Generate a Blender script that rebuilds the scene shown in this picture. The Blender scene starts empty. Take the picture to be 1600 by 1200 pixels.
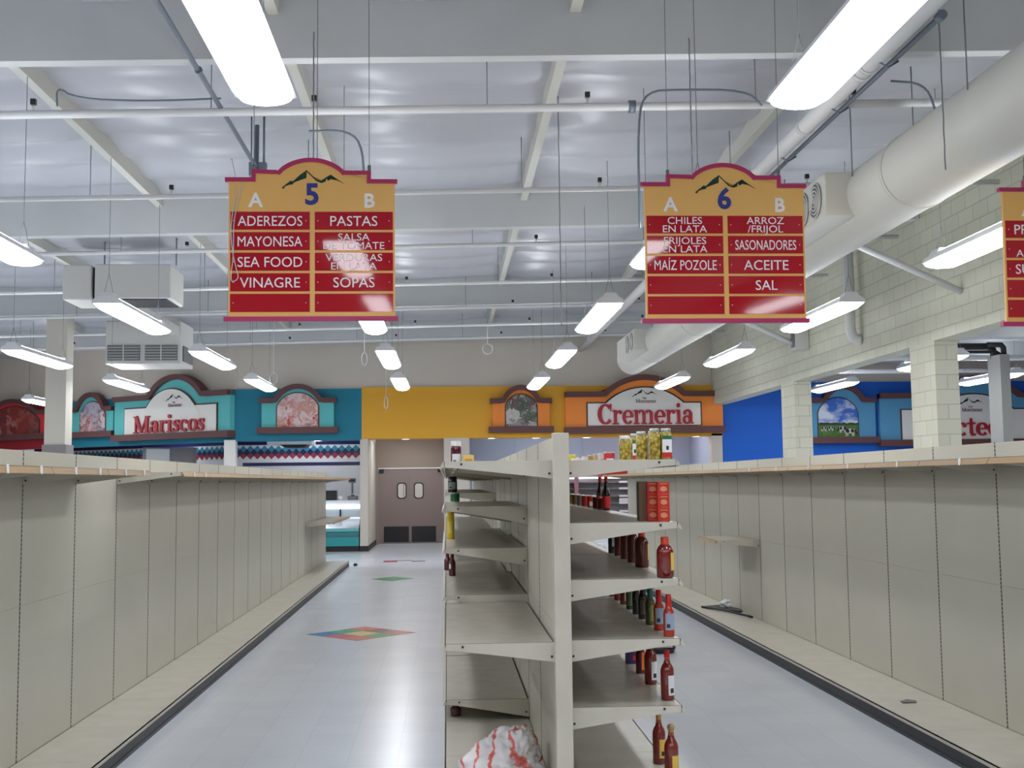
import bpy, bmesh, math, random
from mathutils import Vector, Matrix, noise

random.seed(7)
S = bpy.context.scene
COL = S.collection
PI = math.pi

# ------------------------------------------------------------------ camera, world, exposure
F_PX = 1806.0
EYE = 1.64
psi = math.atan((800 - 697) / F_PX)
pit = math.atan(152 / F_PX * math.cos(psi))
rol = math.radians(-0.645)
fwd = Vector((math.sin(psi) * math.cos(pit), math.cos(psi) * math.cos(pit), math.sin(pit)))
r0 = Vector((math.cos(psi), -math.sin(psi), 0))
u0 = r0.cross(fwd)
rgt = math.cos(rol) * r0 + math.sin(rol) * u0
upv = -math.sin(rol) * r0 + math.cos(rol) * u0
cam_d = bpy.data.cameras.new('camera')
cam_d.sensor_width = 36.0
cam_d.lens = F_PX / 1600 * 36.0
cam_d.clip_start = 0.05
cam_d.clip_end = 200
cam = bpy.data.objects.new('camera', cam_d)
COL.objects.link(cam)
M3 = Matrix((rgt, upv, -fwd)).transposed()
cam.matrix_world = Matrix.Translation((0, 0, EYE)) @ M3.to_4x4()
S.camera = cam

w = bpy.data.worlds.new('store_ambient')
S.world = w
w.use_nodes = True
w.node_tree.nodes['Background'].inputs[0].default_value = (0.80, 0.88, 1.0, 1)
w.node_tree.nodes['Background'].inputs[1].default_value = 0.25

S.view_settings.view_transform = 'Standard'
S.view_settings.look = 'None'
S.view_settings.gamma = 1
S.view_settings.use_curve_mapping = False
S.view_settings.exposure = 0.6
LENS_STRENGTH = 12.0
UPLIGHT_STRENGTH = 11.0


# ------------------------------------------------------------------ helpers
def lin(c):
    out = []
    for v in c:
        v = v / 255.0
        out.append(v / 12.92 if v <= 0.04045 else ((v + 0.055) / 1.055) ** 2.4)
    return (*out, 1.0)


MATS = {}


def mat(name, rgb, rough=0.5, metal=0.0, spec=0.5, emit=0.0, emit_rgb=None, coat=0.0, vary=0.0, vscale=3.0, bump=0.0, bscale=40.0, alpha=None, trans=0.0):
    if name in MATS:
        return MATS[name]
    m = bpy.data.materials.new(name)
    m.use_nodes = True
    nt = m.node_tree
    b = nt.nodes['Principled BSDF']
    b.inputs['Base Color'].default_value = lin(rgb)
    b.inputs['Roughness'].default_value = rough
    b.inputs['Metallic'].default_value = metal
    b.inputs['Specular IOR Level'].default_value = spec
    b.inputs['Coat Weight'].default_value = coat
    b.inputs['Coat Roughness'].default_value = 0.05
    if trans:
        b.inputs['Transmission Weight'].default_value = trans
    if emit:
        b.inputs['Emission Strength'].default_value = emit
        b.inputs['Emission Color'].default_value = lin(emit_rgb or rgb)
    if vary or bump:
        tc = nt.nodes.new('ShaderNodeTexCoord')
    if vary:
        n = nt.nodes.new('ShaderNodeTexNoise')
        n.inputs['Scale'].default_value = vscale
        n.inputs['Detail'].default_value = 5
        nt.links.new(tc.outputs['Object'], n.inputs['Vector'])
        r = nt.nodes.new('ShaderNodeValToRGB')
        c = lin(rgb)
        r.color_ramp.elements[0].position = 0.3
        r.color_ramp.elements[1].position = 0.7
        r.color_ramp.elements[0].color = tuple(max(0, x * (1 - vary)) for x in c[:3]) + (1,)
        r.color_ramp.elements[1].color = tuple(min(1, x * (1 + vary)) for x in c[:3]) + (1,)
        nt.links.new(n.outputs['Fac'], r.inputs['Fac'])
        nt.links.new(r.outputs['Color'], b.inputs['Base Color'])
    if bump:
        n2 = nt.nodes.new('ShaderNodeTexNoise')
        n2.inputs['Scale'].default_value = bscale
        n2.inputs['Detail'].default_value = 4
        nt.links.new(tc.outputs['Object'], n2.inputs['Vector'])
        bp = nt.nodes.new('ShaderNodeBump')
        bp.inputs['Strength'].default_value = bump
        bp.inputs['Distance'].default_value = 0.02
        nt.links.new(n2.outputs['Fac'], bp.inputs['Height'])
        nt.links.new(bp.outputs['Normal'], b.inputs['Normal'])
    MATS[name] = m
    return m


class MB:
    """collects shapes and links them as ONE mesh object"""

    def __init__(self):
        self.bm = bmesh.new()

    def _face(self, vs, mi=0):
        try:
            f = self.bm.faces.new(vs)
            f.material_index = mi
            return f
        except ValueError:
            return None

    def box(self, x0, x1, y0, y1, z0, z1, mi=0, bevel=0.0):
        if x0 > x1: x0, x1 = x1, x0
        if y0 > y1: y0, y1 = y1, y0
        if z0 > z1: z0, z1 = z1, z0
        v = [self.bm.verts.new(p) for p in ((x0, y0, z0), (x1, y0, z0), (x1, y1, z0), (x0, y1, z0), (x0, y0, z1), (x1, y0, z1), (x1, y1, z1), (x0, y1, z1))]
        fs = [self._face([v[i] for i in q], mi) for q in ((0, 3, 2, 1), (4, 5, 6, 7), (0, 1, 5, 4), (1, 2, 6, 5), (2, 3, 7, 6), (3, 0, 4, 7))]
        if bevel:
            es = set(e for f in fs for e in f.edges)
            bmesh.ops.bevel(self.bm, geom=list(es), offset=bevel, segments=2, affect='EDGES', profile=0.5)
        return self

    def quad(self, a, b, c, d, mi=0):
        self._face([self.bm.verts.new(p) for p in (a, b, c, d)], mi)
        return self

    def prism(self, pts, a0, a1, axis='y', mi=0, mi_side=None):
        """2D polygon extruded: axis y -> pts are (x,z); axis x -> (y,z); axis z -> (x,y)"""
        if mi_side is None: mi_side = mi
        def P(p, a):
            return (p[0], a, p[1]) if axis == 'y' else (a, p[0], p[1]) if axis == 'x' else (p[0], p[1], a)
        A = [self.bm.verts.new(P(p, a0)) for p in pts]
        B = [self.bm.verts.new(P(p, a1)) for p in pts]
        n = len(pts)
        caps = [self._face(A, mi), self._face(B[::-1], mi)]
        for i in range(n):
            self._face([A[i], B[i], B[(i + 1) % n], A[(i + 1) % n]], mi_side)
        if n > 4:
            bmesh.ops.triangulate(self.bm, faces=[f for f in caps if f])
        return self

    def band(self, outer, inner, a0, a1, mi=0):
        """strip between two polylines in (x,z), extruded in y"""
        for i in range(len(outer) - 1):
            q = [outer[i], outer[i + 1], inner[i + 1], inner[i]]
            self.prism(q, a0, a1, 'y', mi)
        return self

    def tube(self, pts, r, n=8, mi=0, cap=True, smooth=True):
        pts = [Vector(p) for p in pts]
        rings = []
        prev = None
        for i, p in enumerate(pts):
            if i == 0: t = pts[1] - pts[0]
            elif i == len(pts) - 1: t = pts[-1] - pts[-2]
            else: t = (pts[i + 1] - p).normalized() + (p - pts[i - 1]).normalized()
            t = t.normalized() if t.length > 1e-9 else Vector((0, 0, 1))
            ref = prev if prev is not None else (Vector((0, 0, 1)) if abs(t.z) < 0.9 else Vector((1, 0, 0)))
            a = (ref - t * ref.dot(t))
            if a.length < 1e-6:
                ref = Vector((1, 0, 0)) if abs(t.x) < 0.9 else Vector((0, 1, 0))
                a = ref - t * ref.dot(t)
            a.normalize()
            prev = a
            b = t.cross(a)
            rr = r[i] if isinstance(r, (list, tuple)) else r
            rings.append([self.bm.verts.new(p + (a * math.cos(2 * PI * k / n) + b * math.sin(2 * PI * k / n)) * rr) for k in range(n)])
        for i in range(len(rings) - 1):
            for k in range(n):
                f = self._face([rings[i][k], rings[i][(k + 1) % n], rings[i + 1][(k + 1) % n], rings[i + 1][k]], mi)
                if f and smooth: f.smooth = True
        if cap:
            self._face(rings[0][::-1], mi)
            self._face(rings[-1], mi)
        return self

    def lathe(self, prof, n=20, loc=(0, 0, 0), mi=0, a0=0.0, a1=2 * PI, sq=None):
        """prof: (r,z) list. sq: superellipse exponent for squarish bodies"""
        full = abs(a1 - a0 - 2 * PI) < 1e-6
        m = n if full else n + 1
        rings = []
        for r, z in prof:
            if r < 1e-6 and full:
                rings.append([self.bm.verts.new((loc[0], loc[1], loc[2] + z))])
            else:
                ring = []
                for k in range(m):
                    a = a0 + (a1 - a0) * k / n
                    c, s = math.cos(a), math.sin(a)
                    f = 1.0
                    if sq: f = (abs(c) ** sq + abs(s) ** sq) ** (-1 / sq)
                    ring.append(self.bm.verts.new((loc[0] + r * f * c, loc[1] + r * f * s, loc[2] + z)))
                rings.append(ring)
        for i in range(len(rings) - 1):
            A, B = rings[i], rings[i + 1]
            for k in range(n):
                k2 = (k + 1) % m
                if len(A) == 1 and len(B) == 1: continue
                if len(A) == 1: f = self._face([A[0], B[k2], B[k]], mi)
                elif len(B) == 1: f = self._face([A[k], A[k2], B[0]], mi)
                else: f = self._face([A[k], A[k2], B[k2], B[k]], mi)
                if f: f.smooth = True
        return self

    def ribbon(self, pts, ws, y0, y1, xf, mi=0):
        """2D stroke with varying width, mapped by xf to (x,z), extruded y0..y1"""
        n = len(pts)
        L, R = [], []
        for i in range(n):
            p = Vector(pts[i])
            if i == 0: t = Vector(pts[1]) - p
            elif i == n - 1: t = p - Vector(pts[-2])
            else: t = Vector(pts[i + 1]) - Vector(pts[i - 1])
            t.normalize()
            nn = Vector((-t.y, t.x)) * (ws[i] / 2)
            L.append(xf(p + nn)); R.append(xf(p - nn))
        for i in range(n - 1):
            self.prism([L[i], L[i + 1], R[i + 1], R[i]], y0, y1, 'y', mi)
        return self

    def build(self, name, mats, parent=None, smooth=None, loc=None, rz=None):
        if not isinstance(mats, (list, tuple)): mats = [mats]
        bmesh.ops.recalc_face_normals(self.bm, faces=self.bm.faces)
        me = bpy.data.meshes.new(name)
        self.bm.to_mesh(me)
        self.bm.free()
        for m in mats: me.materials.append(m)
        o = bpy.data.objects.new(name, me)
        COL.objects.link(o)
        if parent: o.parent = parent
        if loc: o.location = loc
        if rz is not None: o.rotation_euler = (0, 0, rz)
        return o


def tag(o, label, cat, group=None, kind=None):
    o['label'] = label
    o['category'] = cat
    if group: o['group'] = group
    if kind: o['kind'] = kind
    return o


def thing(name, label, cat, loc=(0, 0, 0), rz=0.0, group=None, kind=None):
    o = bpy.data.objects.new(name, None)
    o.empty_display_size = 0.1
    COL.objects.link(o)
    o.location = loc
    o.rotation_euler = (0, 0, rz)
    return tag(o, label, cat, group, kind)


def struct(name, mb, m, label, cat):
    return tag(mb.build(name, m), label, cat, None, 'structure')


def copy_tree(o, parent=None):
    c = o.copy()
    COL.objects.link(c)
    if parent is not None: c.parent = parent
    for ch in list(o.children): copy_tree(ch, c)
    return c


def text_mesh(txt, extrude=0.0015, bold=0.0):
    cu = bpy.data.curves.new('lettering', 'FONT')
    cu.body = txt
    cu.extrude = extrude
    cu.offset = bold
    cu.resolution_u = 3
    cu.align_x = 'LEFT'
    ob = bpy.data.objects.new('lettering', cu)
    COL.objects.link(ob)
    dg = bpy.context.evaluated_depsgraph_get()
    dg.update()
    me = bpy.data.meshes.new_from_object(ob.evaluated_get(dg))
    bpy.data.objects.remove(ob)
    bpy.data.curves.remove(cu)
    return me


def text_obj(name, txt, m, parent, xc, zbase, capH, y, maxw=None, bold=0.0, align='c', stretch=1.0):
    """upright text facing -y; xc centre (or left edge), cap height in metres"""
    me = text_mesh(txt, 0.0015, bold)
    xs = [v.co.x for v in me.vertices]; ys = [v.co.y for v in me.vertices]
    ref = text_mesh('H', 0.0015, bold)
    hh = max(v.co.y for v in ref.vertices) - min(v.co.y for v in ref.vertices)
    hb = min(v.co.y for v in ref.vertices)
    bpy.data.meshes.remove(ref)
    k = capH / hh
    wd = (max(xs) - min(xs)) * k * stretch
    kx = k * stretch
    if maxw and wd > maxw: kx *= maxw / wd
    x0 = min(xs)
    W = (max(xs) - x0) * kx
    off = xc - W / 2 if align == 'c' else xc
    for v in me.vertices:
        X = (v.co.x - x0) * kx + off
        Z = (v.co.y - hb) * k + zbase
        Y = y - v.co.z
        v.co = (X, Y, Z)
    me.materials.clear()
    me.materials.append(m)
    o = bpy.data.objects.new(name, me)
    COL.objects.link(o)
    o.parent = parent
    return o


# ---- bold serif lettering drawn as strokes (x-height 1, capital height 1.42)
def _arc(cx, cy, rx, ry, a0, a1, n=18):
    return [(cx + rx * math.cos(math.radians(a0 + (a1 - a0) * i / n)), cy + ry * math.sin(math.radians(a0 + (a1 - a0) * i / n))) for i in range(n + 1)]


def _aw(a0, a1, thick, thin, n=18):
    return [thin + (thick - thin) * abs(math.cos(math.radians(a0 + (a1 - a0) * i / n))) ** 1.3 for i in range(n + 1)]


def _bar(x0, x1, z0, z1):
    return ([((x0 + x1) / 2, z0), ((x0 + x1) / 2, z1)], [x1 - x0] * 2)


def _ball(cx, cy, r):
    return ([(cx - r * math.cos(t * PI / 8), cy) for t in range(9)], [max(0.01, 2 * r * math.sin(t * PI / 8)) for t in range(9)])


def glyph(ch):
    g = []
    if ch == 'o':
        g = [(_arc(.5, .5, .36, .44, 0, 360, 28), _aw(0, 360, .29, .11, 28))]; w_ = 1.0
    elif ch == 'e':
        g = [(_arc(.5, .5, .36, .44, 5, 320, 24), _aw(5, 320, .29, .1, 24)), _bar(.3, .95, .47, .57)]; w_ = .98
    elif ch == 'c':
        g = [(_arc(.5, .5, .36, .44, 50, 318, 22), _aw(50, 318, .29, .1, 22)), _ball(.76, .76, .14)]; w_ = .95
    elif ch == 'a':
        g = [(_arc(.4, .29, .27, .25, 0, 360, 22), _aw(0, 360, .24, .1, 22)), _bar(.6, .88, .1, .72), (_arc(.45, .68, .29, .27, 0, 155, 12), _aw(0, 155, .25, .11, 12)), _ball(.22, .76, .13), ([(.74, .16), (.84, .05), (1.0, .06)], [.2, .12, .06])]; w_ = 1.04
    elif ch in 'mn':
        k = 3 if ch == 'm' else 2
        for i in range(k):
            x = .14 + i * .66
            g.append(_bar(x, x + .27, 0, .8 if i else .98)); g.append(_bar(x - .12, x + .39, 0, .09))
            if i:
                g.append((_arc(x - .1, .68, .24, .26, 0, 150, 10), _aw(0, 150, .27, .12, 10)))
        g.append(([(.0, .93), (.3, .95)], [.08, .1])); w_ = .66 * k - .1
    elif ch == 'r':
        g = [_bar(.14, .41, 0, .98), _bar(.0, .58, 0, .09), ([(.0, .93), (.3, .95)], [.08, .1]), ([(.36, .66), (.46, .85), (.62, .93), (.74, .9)], [.1, .13, .14, .1]), _ball(.74, .84, .14)]; w_ = .9
    elif ch == 'i':
        g = [_bar(.14, .42, 0, .98), _bar(.0, .56, 0, .09), ([(.0, .93), (.3, .95)], [.08, .1]), _ball(.27, 1.3, .16)]; w_ = .62
    elif ch == 's':
        g = [([(.7, .78), (.6, .92), (.42, .95), (.24, .87), (.21, .7), (.34, .58), (.52, .47), (.63, .33), (.58, .13), (.4, .05), (.2, .09), (.1, .26)], [.12, .1, .12, .18, .23, .27, .28, .24, .18, .11, .1, .12]), _bar(.66, .73, .68, .98), _bar(.06, .13, .02, .32)]; w_ = .8
    elif ch == 't':
        g = [([(.34, 1.32), (.34, .25), (.42, .08), (.56, .05), (.7, .14)], [.16, .27, .24, .13, .08]), _bar(.02, .68, .87, .98)]; w_ = .74
    elif ch == 'M':
        g = [_bar(.2, .33, 0, 1.4), ([(.26, 1.42), (.92, .06)], [.34, .22]), ([(.92, .04), (1.52, 1.42)], [.1, .14]), _bar(1.38, 1.7, 0, 1.42), _bar(.02, .52, 0, .1), _bar(1.22, 1.86, 0, .1), _bar(.02, .4, 1.32, 1.42), _bar(1.45, 1.86, 1.32, 1.42)]; w_ = 1.94
    elif ch == 'C':
        g = [(_arc(.72, .71, .52, .64, 42, 322, 26), _aw(42, 322, .36, .12, 26)), ([(1.18, .92), (1.2, 1.42)], [.06, .16])]; w_ = 1.32
    elif ch == 'L':
        g = [_bar(.2, .5, 0, 1.42), _bar(.02, .68, 1.32, 1.42), _bar(.02, 1.1, 0, .1), ([(.9, .08), (1.1, .5)], [.3, .06])]; w_ = 1.2
    else:
        w_ = .5
    return g, w_


def serif_text(name, txt, m, parent, x0, x1, zb, xh, yf, depth, rise=0.0):
    """raised serif lettering from x0 to x1, baseline zb, x-height xh, front plane yf"""
    tot = sum(glyph(c)[1] for c in txt)
    kx = (x1 - x0) / tot
    mb = MB()
    cx = 0.0
    k = 0
    for c in txt:
        g, a = glyph(c)
        for pts, ws in g:
            k += 1
            # strokes are widened in x only through the mapping
            mb.ribbon(pts, ws, yf - 0.0006 * (k % 7), yf + depth, lambda p, cx=cx: (x0 + (p[0] + cx) * kx, zb + p[1] * xh))
        cx += a
    return mb.build(name, m, parent)


def mountain_pts(xc, zc, W):
    """zig-zag ridge mark; W overall width"""
    top = [(0, 0), (.14, .115), (.18, .105), (.29, .21), (.395, .285), (.45, .22), (.55, .13), (.6, .10), (.70, .17), (.775, .215), (.88, .14), (1, .06)]
    bot = [(.88, .122), (.775, .195), (.765, .13), (.745, .17), (.73, .115), (.71, .155), (.69, .10), (.67, .135), (.64, .08), (.605, .085), (.55, .108), (.46, .20), (.395, .262), (.39, .16), (.365, .225), (.35, .145), (.325, .20), (.30, .13), (.285, .185), (.25, .11), (.235, .145), (.19, .085), (.175, .055), (.14, .095), (.11, .045), (.07, .05), (.03, -.02)]
    s = W
    return [(xc + (x - .5) * s, zc + z * s) for x, z in top + bot]


# ------------------------------------------------------------------ materials
def floor_material():
    m = bpy.data.materials.new('waxed_floor_tile')
    m.use_nodes = True
    nt = m.node_tree
    b = nt.nodes['Principled BSDF']
    tc = nt.nodes.new('ShaderNodeTexCoord')
    br = nt.nodes.new('ShaderNodeTexBrick')
    br.offset = 0.0
    br.inputs['Scale'].default_value = 1.0
    br.inputs['Brick Width'].default_value = 0.3
    br.inputs['Row Height'].default_value = 0.3
    br.inputs['Mortar Size'].default_value = 0.0012
    br.inputs['Mortar Smooth'].default_value = 0.4
    br.inputs['Color1'].default_value = lin((220, 224, 230))
    br.inputs['Color2'].default_value = lin((216, 220, 226))
    br.inputs['Mortar'].default_value = lin((192, 195, 202))
    nt.links.new(tc.outputs['Object'], br.inputs['Vector'])
    n = nt.nodes.new('ShaderNodeTexNoise')
    n.inputs['Scale'].default_value = 1.3
    n.inputs['Detail'].default_value = 7
    nt.links.new(tc.outputs['Object'], n.inputs['Vector'])
    mx = nt.nodes.new('ShaderNodeMixRGB')
    mx.blend_type = 'MULTIPLY'
    mx.inputs['Fac'].default_value = 0.12
    nt.links.new(br.outputs['Color'], mx.inputs['Color1'])
    nt.links.new(n.outputs['Fac'], mx.inputs['Color2'])
    nt.links.new(mx.outputs['Color'], b.inputs['Base Color'])
    b.inputs['Roughness'].default_value = 0.24
    return m


def brick_material(name, rgb, bw, rh, axis, vertical=False):
    m = bpy.data.materials.new(name)
    m.use_nodes = True
    nt = m.node_tree
    b = nt.nodes['Principled BSDF']
    b.inputs['Roughness'].default_value = 0.6
    tc = nt.nodes.new('ShaderNodeTexCoord')
    sp = nt.nodes.new('ShaderNodeSeparateXYZ')
    cb = nt.nodes.new('ShaderNodeCombineXYZ')
    nt.links.new(tc.outputs['Object'], sp.inputs[0])
    if axis == 'xy':
        ad = nt.nodes.new('ShaderNodeMath'); ad.operation = 'ADD'
        nt.links.new(sp.outputs['X'], ad.inputs[0]); nt.links.new(sp.outputs['Y'], ad.inputs[1])
        nt.links.new(ad.outputs[0], cb.inputs['X'])
    else:
        nt.links.new(sp.outputs[axis], cb.inputs['X'])
    nt.links.new(sp.outputs['Z'], cb.inputs['Y'])
    br = nt.nodes.new('ShaderNodeTexBrick')
    br.inputs['Scale'].default_value = 1.0
    br.inputs['Brick Width'].default_value = bw
    br.inputs['Row Height'].default_value = rh
    br.inputs['Mortar Size'].default_value = 0.008
    br.inputs['Mortar Smooth'].default_value = 0.6
    c = lin(rgb)
    br.inputs['Color1'].default_value = c
    br.inputs['Color2'].default_value = tuple(x * 0.93 for x in c[:3]) + (1,)
    br.inputs['Mortar'].default_value = tuple(x * 0.72 for x in c[:3]) + (1,)
    nt.links.new(cb.outputs[0], br.inputs['Vector'])
    nt.links.new(br.outputs['Color'], b.inputs['Base Color'])
    bp = nt.nodes.new('ShaderNodeBump')
    bp.inputs['Strength'].default_value = 0.5
    bp.inputs['Distance'].default_value = 0.01
    bp.invert = True
    nt.links.new(br.outputs['Fac'], bp.inputs['Height'])
    nt.links.new(bp.outputs['Normal'], b.inputs['Normal'])
    return m


def slot_material():
    """dark slotted standard strip between panels: holes every inch"""
    m = bpy.data.materials.new('slotted_standard')
    m.use_nodes = True
    nt = m.node_tree
    b = nt.nodes['Principled BSDF']
    b.inputs['Roughness'].default_value = 0.5
    tc = nt.nodes.new('ShaderNodeTexCoord')
    sp = nt.nodes.new('ShaderNodeSeparateXYZ')
    nt.links.new(tc.outputs['Object'], sp.inputs[0])
    mu = nt.nodes.new('ShaderNodeMath'); mu.operation = 'MULTIPLY'; mu.inputs[1].default_value = 1 / 0.0254
    fr = nt.nodes.new('ShaderNodeMath'); fr.operation = 'FRACT'
    gt = nt.nodes.new('ShaderNodeMath'); gt.operation = 'GREATER_THAN'; gt.inputs[1].default_value = 0.38
    nt.links.new(sp.outputs['Z'], mu.inputs[0]); nt.links.new(mu.outputs[0], fr.inputs[0]); nt.links.new(fr.outputs[0], gt.inputs[0])
    mx = nt.nodes.new('ShaderNodeMixRGB')
    mx.inputs['Color1'].default_value = lin((150, 146, 134))
    mx.inputs['Color2'].default_value = lin((52, 50, 46))
    nt.links.new(gt.outputs[0], mx.inputs['Fac'])
    nt.links.new(mx.outputs['Color'], b.inputs['Base Color'])
    return m


def picture_material(name, cols, scale, seed, rough=0.35):
    """mottled printed food photograph: distorted cells coloured by a ramp"""
    m = bpy.data.materials.new(name)
    m.use_nodes = True
    nt = m.node_tree
    b = nt.nodes['Principled BSDF']
    b.inputs['Roughness'].default_value = rough
    tc = nt.nodes.new('ShaderNodeTexCoord')
    mp = nt.nodes.new('ShaderNodeMapping')
    mp.inputs['Location'].default_value = (seed * 3.1, seed * 1.7, seed * 2.3)
    nt.links.new(tc.outputs['Object'], mp.inputs['Vector'])
    n = nt.nodes.new('ShaderNodeTexNoise')
    n.inputs['Scale'].default_value = scale * 0.8
    n.inputs['Detail'].default_value = 2
    n.inputs['Distortion'].default_value = 1.4
    nt.links.new(mp.outputs['Vector'], n.inputs['Vector'])
    v = nt.nodes.new('ShaderNodeTexVoronoi')
    v.inputs['Scale'].default_value = scale
    mxv = nt.nodes.new('ShaderNodeMixRGB')
    mxv.inputs['Fac'].default_value = 0.35
    nt.links.new(mp.outputs['Vector'], mxv.inputs['Color1'])
    nt.links.new(n.outputs['Color'], mxv.inputs['Color2'])
    nt.links.new(mxv.outputs['Color'], v.inputs['Vector'])
    sp = nt.nodes.new('ShaderNodeSeparateColor')
    nt.links.new(v.outputs['Color'], sp.inputs[0])
    ad = nt.nodes.new('ShaderNodeMath'); ad.operation = 'MULTIPLY_ADD'
    ad.inputs[1].default_value = 0.6
    nt.links.new(sp.outputs[0], ad.inputs[0])
    sc = nt.nodes.new('ShaderNodeMath'); sc.operation = 'MULTIPLY'; sc.inputs[1].default_value = 0.4
    nt.links.new(n.outputs['Fac'], sc.inputs[0])
    nt.links.new(sc.outputs[0], ad.inputs[2])
    r = nt.nodes.new('ShaderNodeValToRGB')
    r.color_ramp.interpolation = 'EASE'
    els = r.color_ramp.elements
    while len(els) < len(cols): els.new(0.5)
    for i, c in enumerate(cols):
        els[i].position = 0.08 + 0.84 * i / (len(cols) - 1)
        els[i].color = lin(c)
    nt.links.new(ad.outputs[0], r.inputs['Fac'])
    nt.links.new(r.outputs['Color'], b.inputs['Base Color'])
    return m


def cloud_material():
    m = bpy.data.materials.new('printed_cloudy_sky')
    m.use_nodes = True
    nt = m.node_tree
    b = nt.nodes['Principled BSDF']
    b.inputs['Roughness'].default_value = 0.35
    tc = nt.nodes.new('ShaderNodeTexCoord')
    mp = nt.nodes.new('ShaderNodeMapping')
    mp.inputs['Scale'].default_value = (1, 1, 1.6)
    nt.links.new(tc.outputs['Object'], mp.inputs['Vector'])
    n = nt.nodes.new('ShaderNodeTexNoise')
    n.inputs['Scale'].default_value = 2.4
    n.inputs['Detail'].default_value = 6
    nt.links.new(mp.outputs['Vector'], n.inputs['Vector'])
    sp = nt.nodes.new('ShaderNodeSeparateXYZ')
    nt.links.new(tc.outputs['Object'], sp.inputs[0])
    # more cloud towards the printed horizon
    mr = nt.nodes.new('ShaderNodeMapRange')
    mr.inputs['From Min'].default_value = 2.9; mr.inputs['From Max'].default_value = 3.7
    mr.inputs['To Min'].default_value = 0.16; mr.inputs['To Max'].default_value = -0.06
    nt.links.new(sp.outputs['Z'], mr.inputs['Value'])
    ad = nt.nodes.new('ShaderNodeMath'); ad.operation = 'ADD'
    nt.links.new(n.outputs['Fac'], ad.inputs[0]); nt.links.new(mr.outputs['Result'], ad.inputs[1])
    r = nt.nodes.new('ShaderNodeValToRGB')
    r.color_ramp.elements[0].position = 0.45; r.color_ramp.elements[0].color = lin((40, 105, 205))
    r.color_ramp.elements[1].position = 0.6; r.color_ramp.elements[1].color = lin((222, 230, 244))
    nt.links.new(ad.outputs[0], r.inputs['Fac'])
    nt.links.new(r.outputs['Color'], b.inputs['Base Color'])
    return m


def bag_material():
    m = bpy.data.materials.new('plastic_bag_film')
    m.use_nodes = True
    nt = m.node_tree
    b = nt.nodes['Principled BSDF']
    b.inputs['Roughness'].default_value = 0.35
    b.inputs['Subsurface Weight'].default_value = 0.15
    tc = nt.nodes.new('ShaderNodeTexCoord')
    mp = nt.nodes.new('ShaderNodeMapping')
    mp.inputs['Rotation'].default_value = (0.3, 0.5, 0.5)
    mp.inputs['Location'].default_value = (0.09, 0, 0.05)
    nt.links.new(tc.outputs['Object'], mp.inputs['Vector'])
    wv = nt.nodes.new('ShaderNodeTexWave')
    wv.inputs['Scale'].default_value = 3.0
    wv.inputs['Distortion'].default_value = 5.0
    wv.inputs['Detail'].default_value = 1.0
    nt.links.new(mp.outputs['Vector'], wv.inputs['Vector'])
    r = nt.nodes.new('ShaderNodeValToRGB')
    r.color_ramp.elements[0].position = 0.86; r.color_ramp.elements[0].color = lin((236, 232, 234))
    r.color_ramp.elements[1].position = 0.98; r.color_ramp.elements[1].color = lin((232, 112, 104))
    nt.links.new(wv.outputs['Fac'], r.inputs['Fac'])
    nt.links.new(r.outputs['Color'], b.inputs['Base Color'])
    return m


M_FLOOR = floor_material()
M_PANEL = mat('cream_enamel_panel', (194, 190, 174), 0.38, vary=0.03, vscale=1.5)
M_SHELF = mat('cream_enamel_shelf', (196, 190, 176), 0.33, vary=0.06, vscale=6)
M_DUSTY = mat('worn_shelf_top', (180, 173, 160), 0.3, vary=0.12, vscale=9)
M_SLOT = slot_material()
M_KICK = mat('black_kick_plate', (38, 38, 42), 0.45)
M_RAIL = mat('tan_price_rail', (160, 130, 90), 0.5)
M_SCREW = mat('dark_screw', (60, 56, 52), 0.4, metal=0.6)
M_INSUL = mat('white_vinyl_insulation', (180, 182, 190), 0.3, bump=0.12, bscale=5)
M_BEAM = mat('white_painted_timber', (194, 197, 198), 0.6, vary=0.03, vscale=2)
M_PURLIN = mat('cream_painted_purlin', (202, 202, 194), 0.6)
M_PIPE = mat('white_painted_pipe', (214, 215, 216), 0.45)
M_BEIGE = mat('beige_upper_wall', (206, 198, 186), 0.8, vary=0.02, vscale=1)
M_TAUPE = mat('taupe_wall', (152, 136, 124), 0.7, vary=0.03, vscale=1)
M_CREAMW = mat('cream_wall', (206, 198, 188), 0.7)
M_TEAL = mat('dark_teal_paint', (12, 122, 148), 0.6)
M_TEAL2 = mat('light_teal_paint', (96, 196, 196), 0.6)
M_YELLOW = mat('mustard_paint', (230, 170, 46), 0.6)
M_ORANGE = mat('orange_paint', (250, 146, 62), 0.6)
M_BLUE = mat('strong_blue_paint', (6, 98, 206), 0.6)
M_BLUE2 = mat('light_blue_paint', (92, 162, 204), 0.6)
M_RED = mat('red_paint', (226, 56, 68), 0.6)
M_RED2 = mat('dark_red_paint', (158, 28, 44), 0.6)
M_BROWN = mat('brown_trim_paint', (104, 66, 66), 0.6)
M_OUTL = mat('dark_brown_outline', (70, 44, 48), 0.6)
M_SIGNW = mat('off_white_sign_face', (240, 238, 232), 0.4)
M_LETTER = mat('crimson_raised_letter', (176, 30, 48), 0.45)
M_GREEN = mat('dark_green_mark', (16, 62, 48), 0.5)
M_MAROON = mat('maroon_small_letter', (120, 60, 66), 0.5)
M_GOLD = mat('golden_sign_board', (244, 190, 108), 0.35, spec=0.4)
M_MAGENTA = mat('magenta_sign_trim', (184, 40, 98), 0.4)
M_PLATE = mat('glossy_red_plate', (184, 26, 42), 0.05, spec=0.35, coat=0.08)
M_NUM = mat('blue_numeral', (40, 54, 140), 0.4)
M_WHITEL = mat('white_lettering', (252, 248, 250), 0.4)
M_HOUSE = mat('white_light_housing', (224, 226, 230), 0.4)
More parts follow.
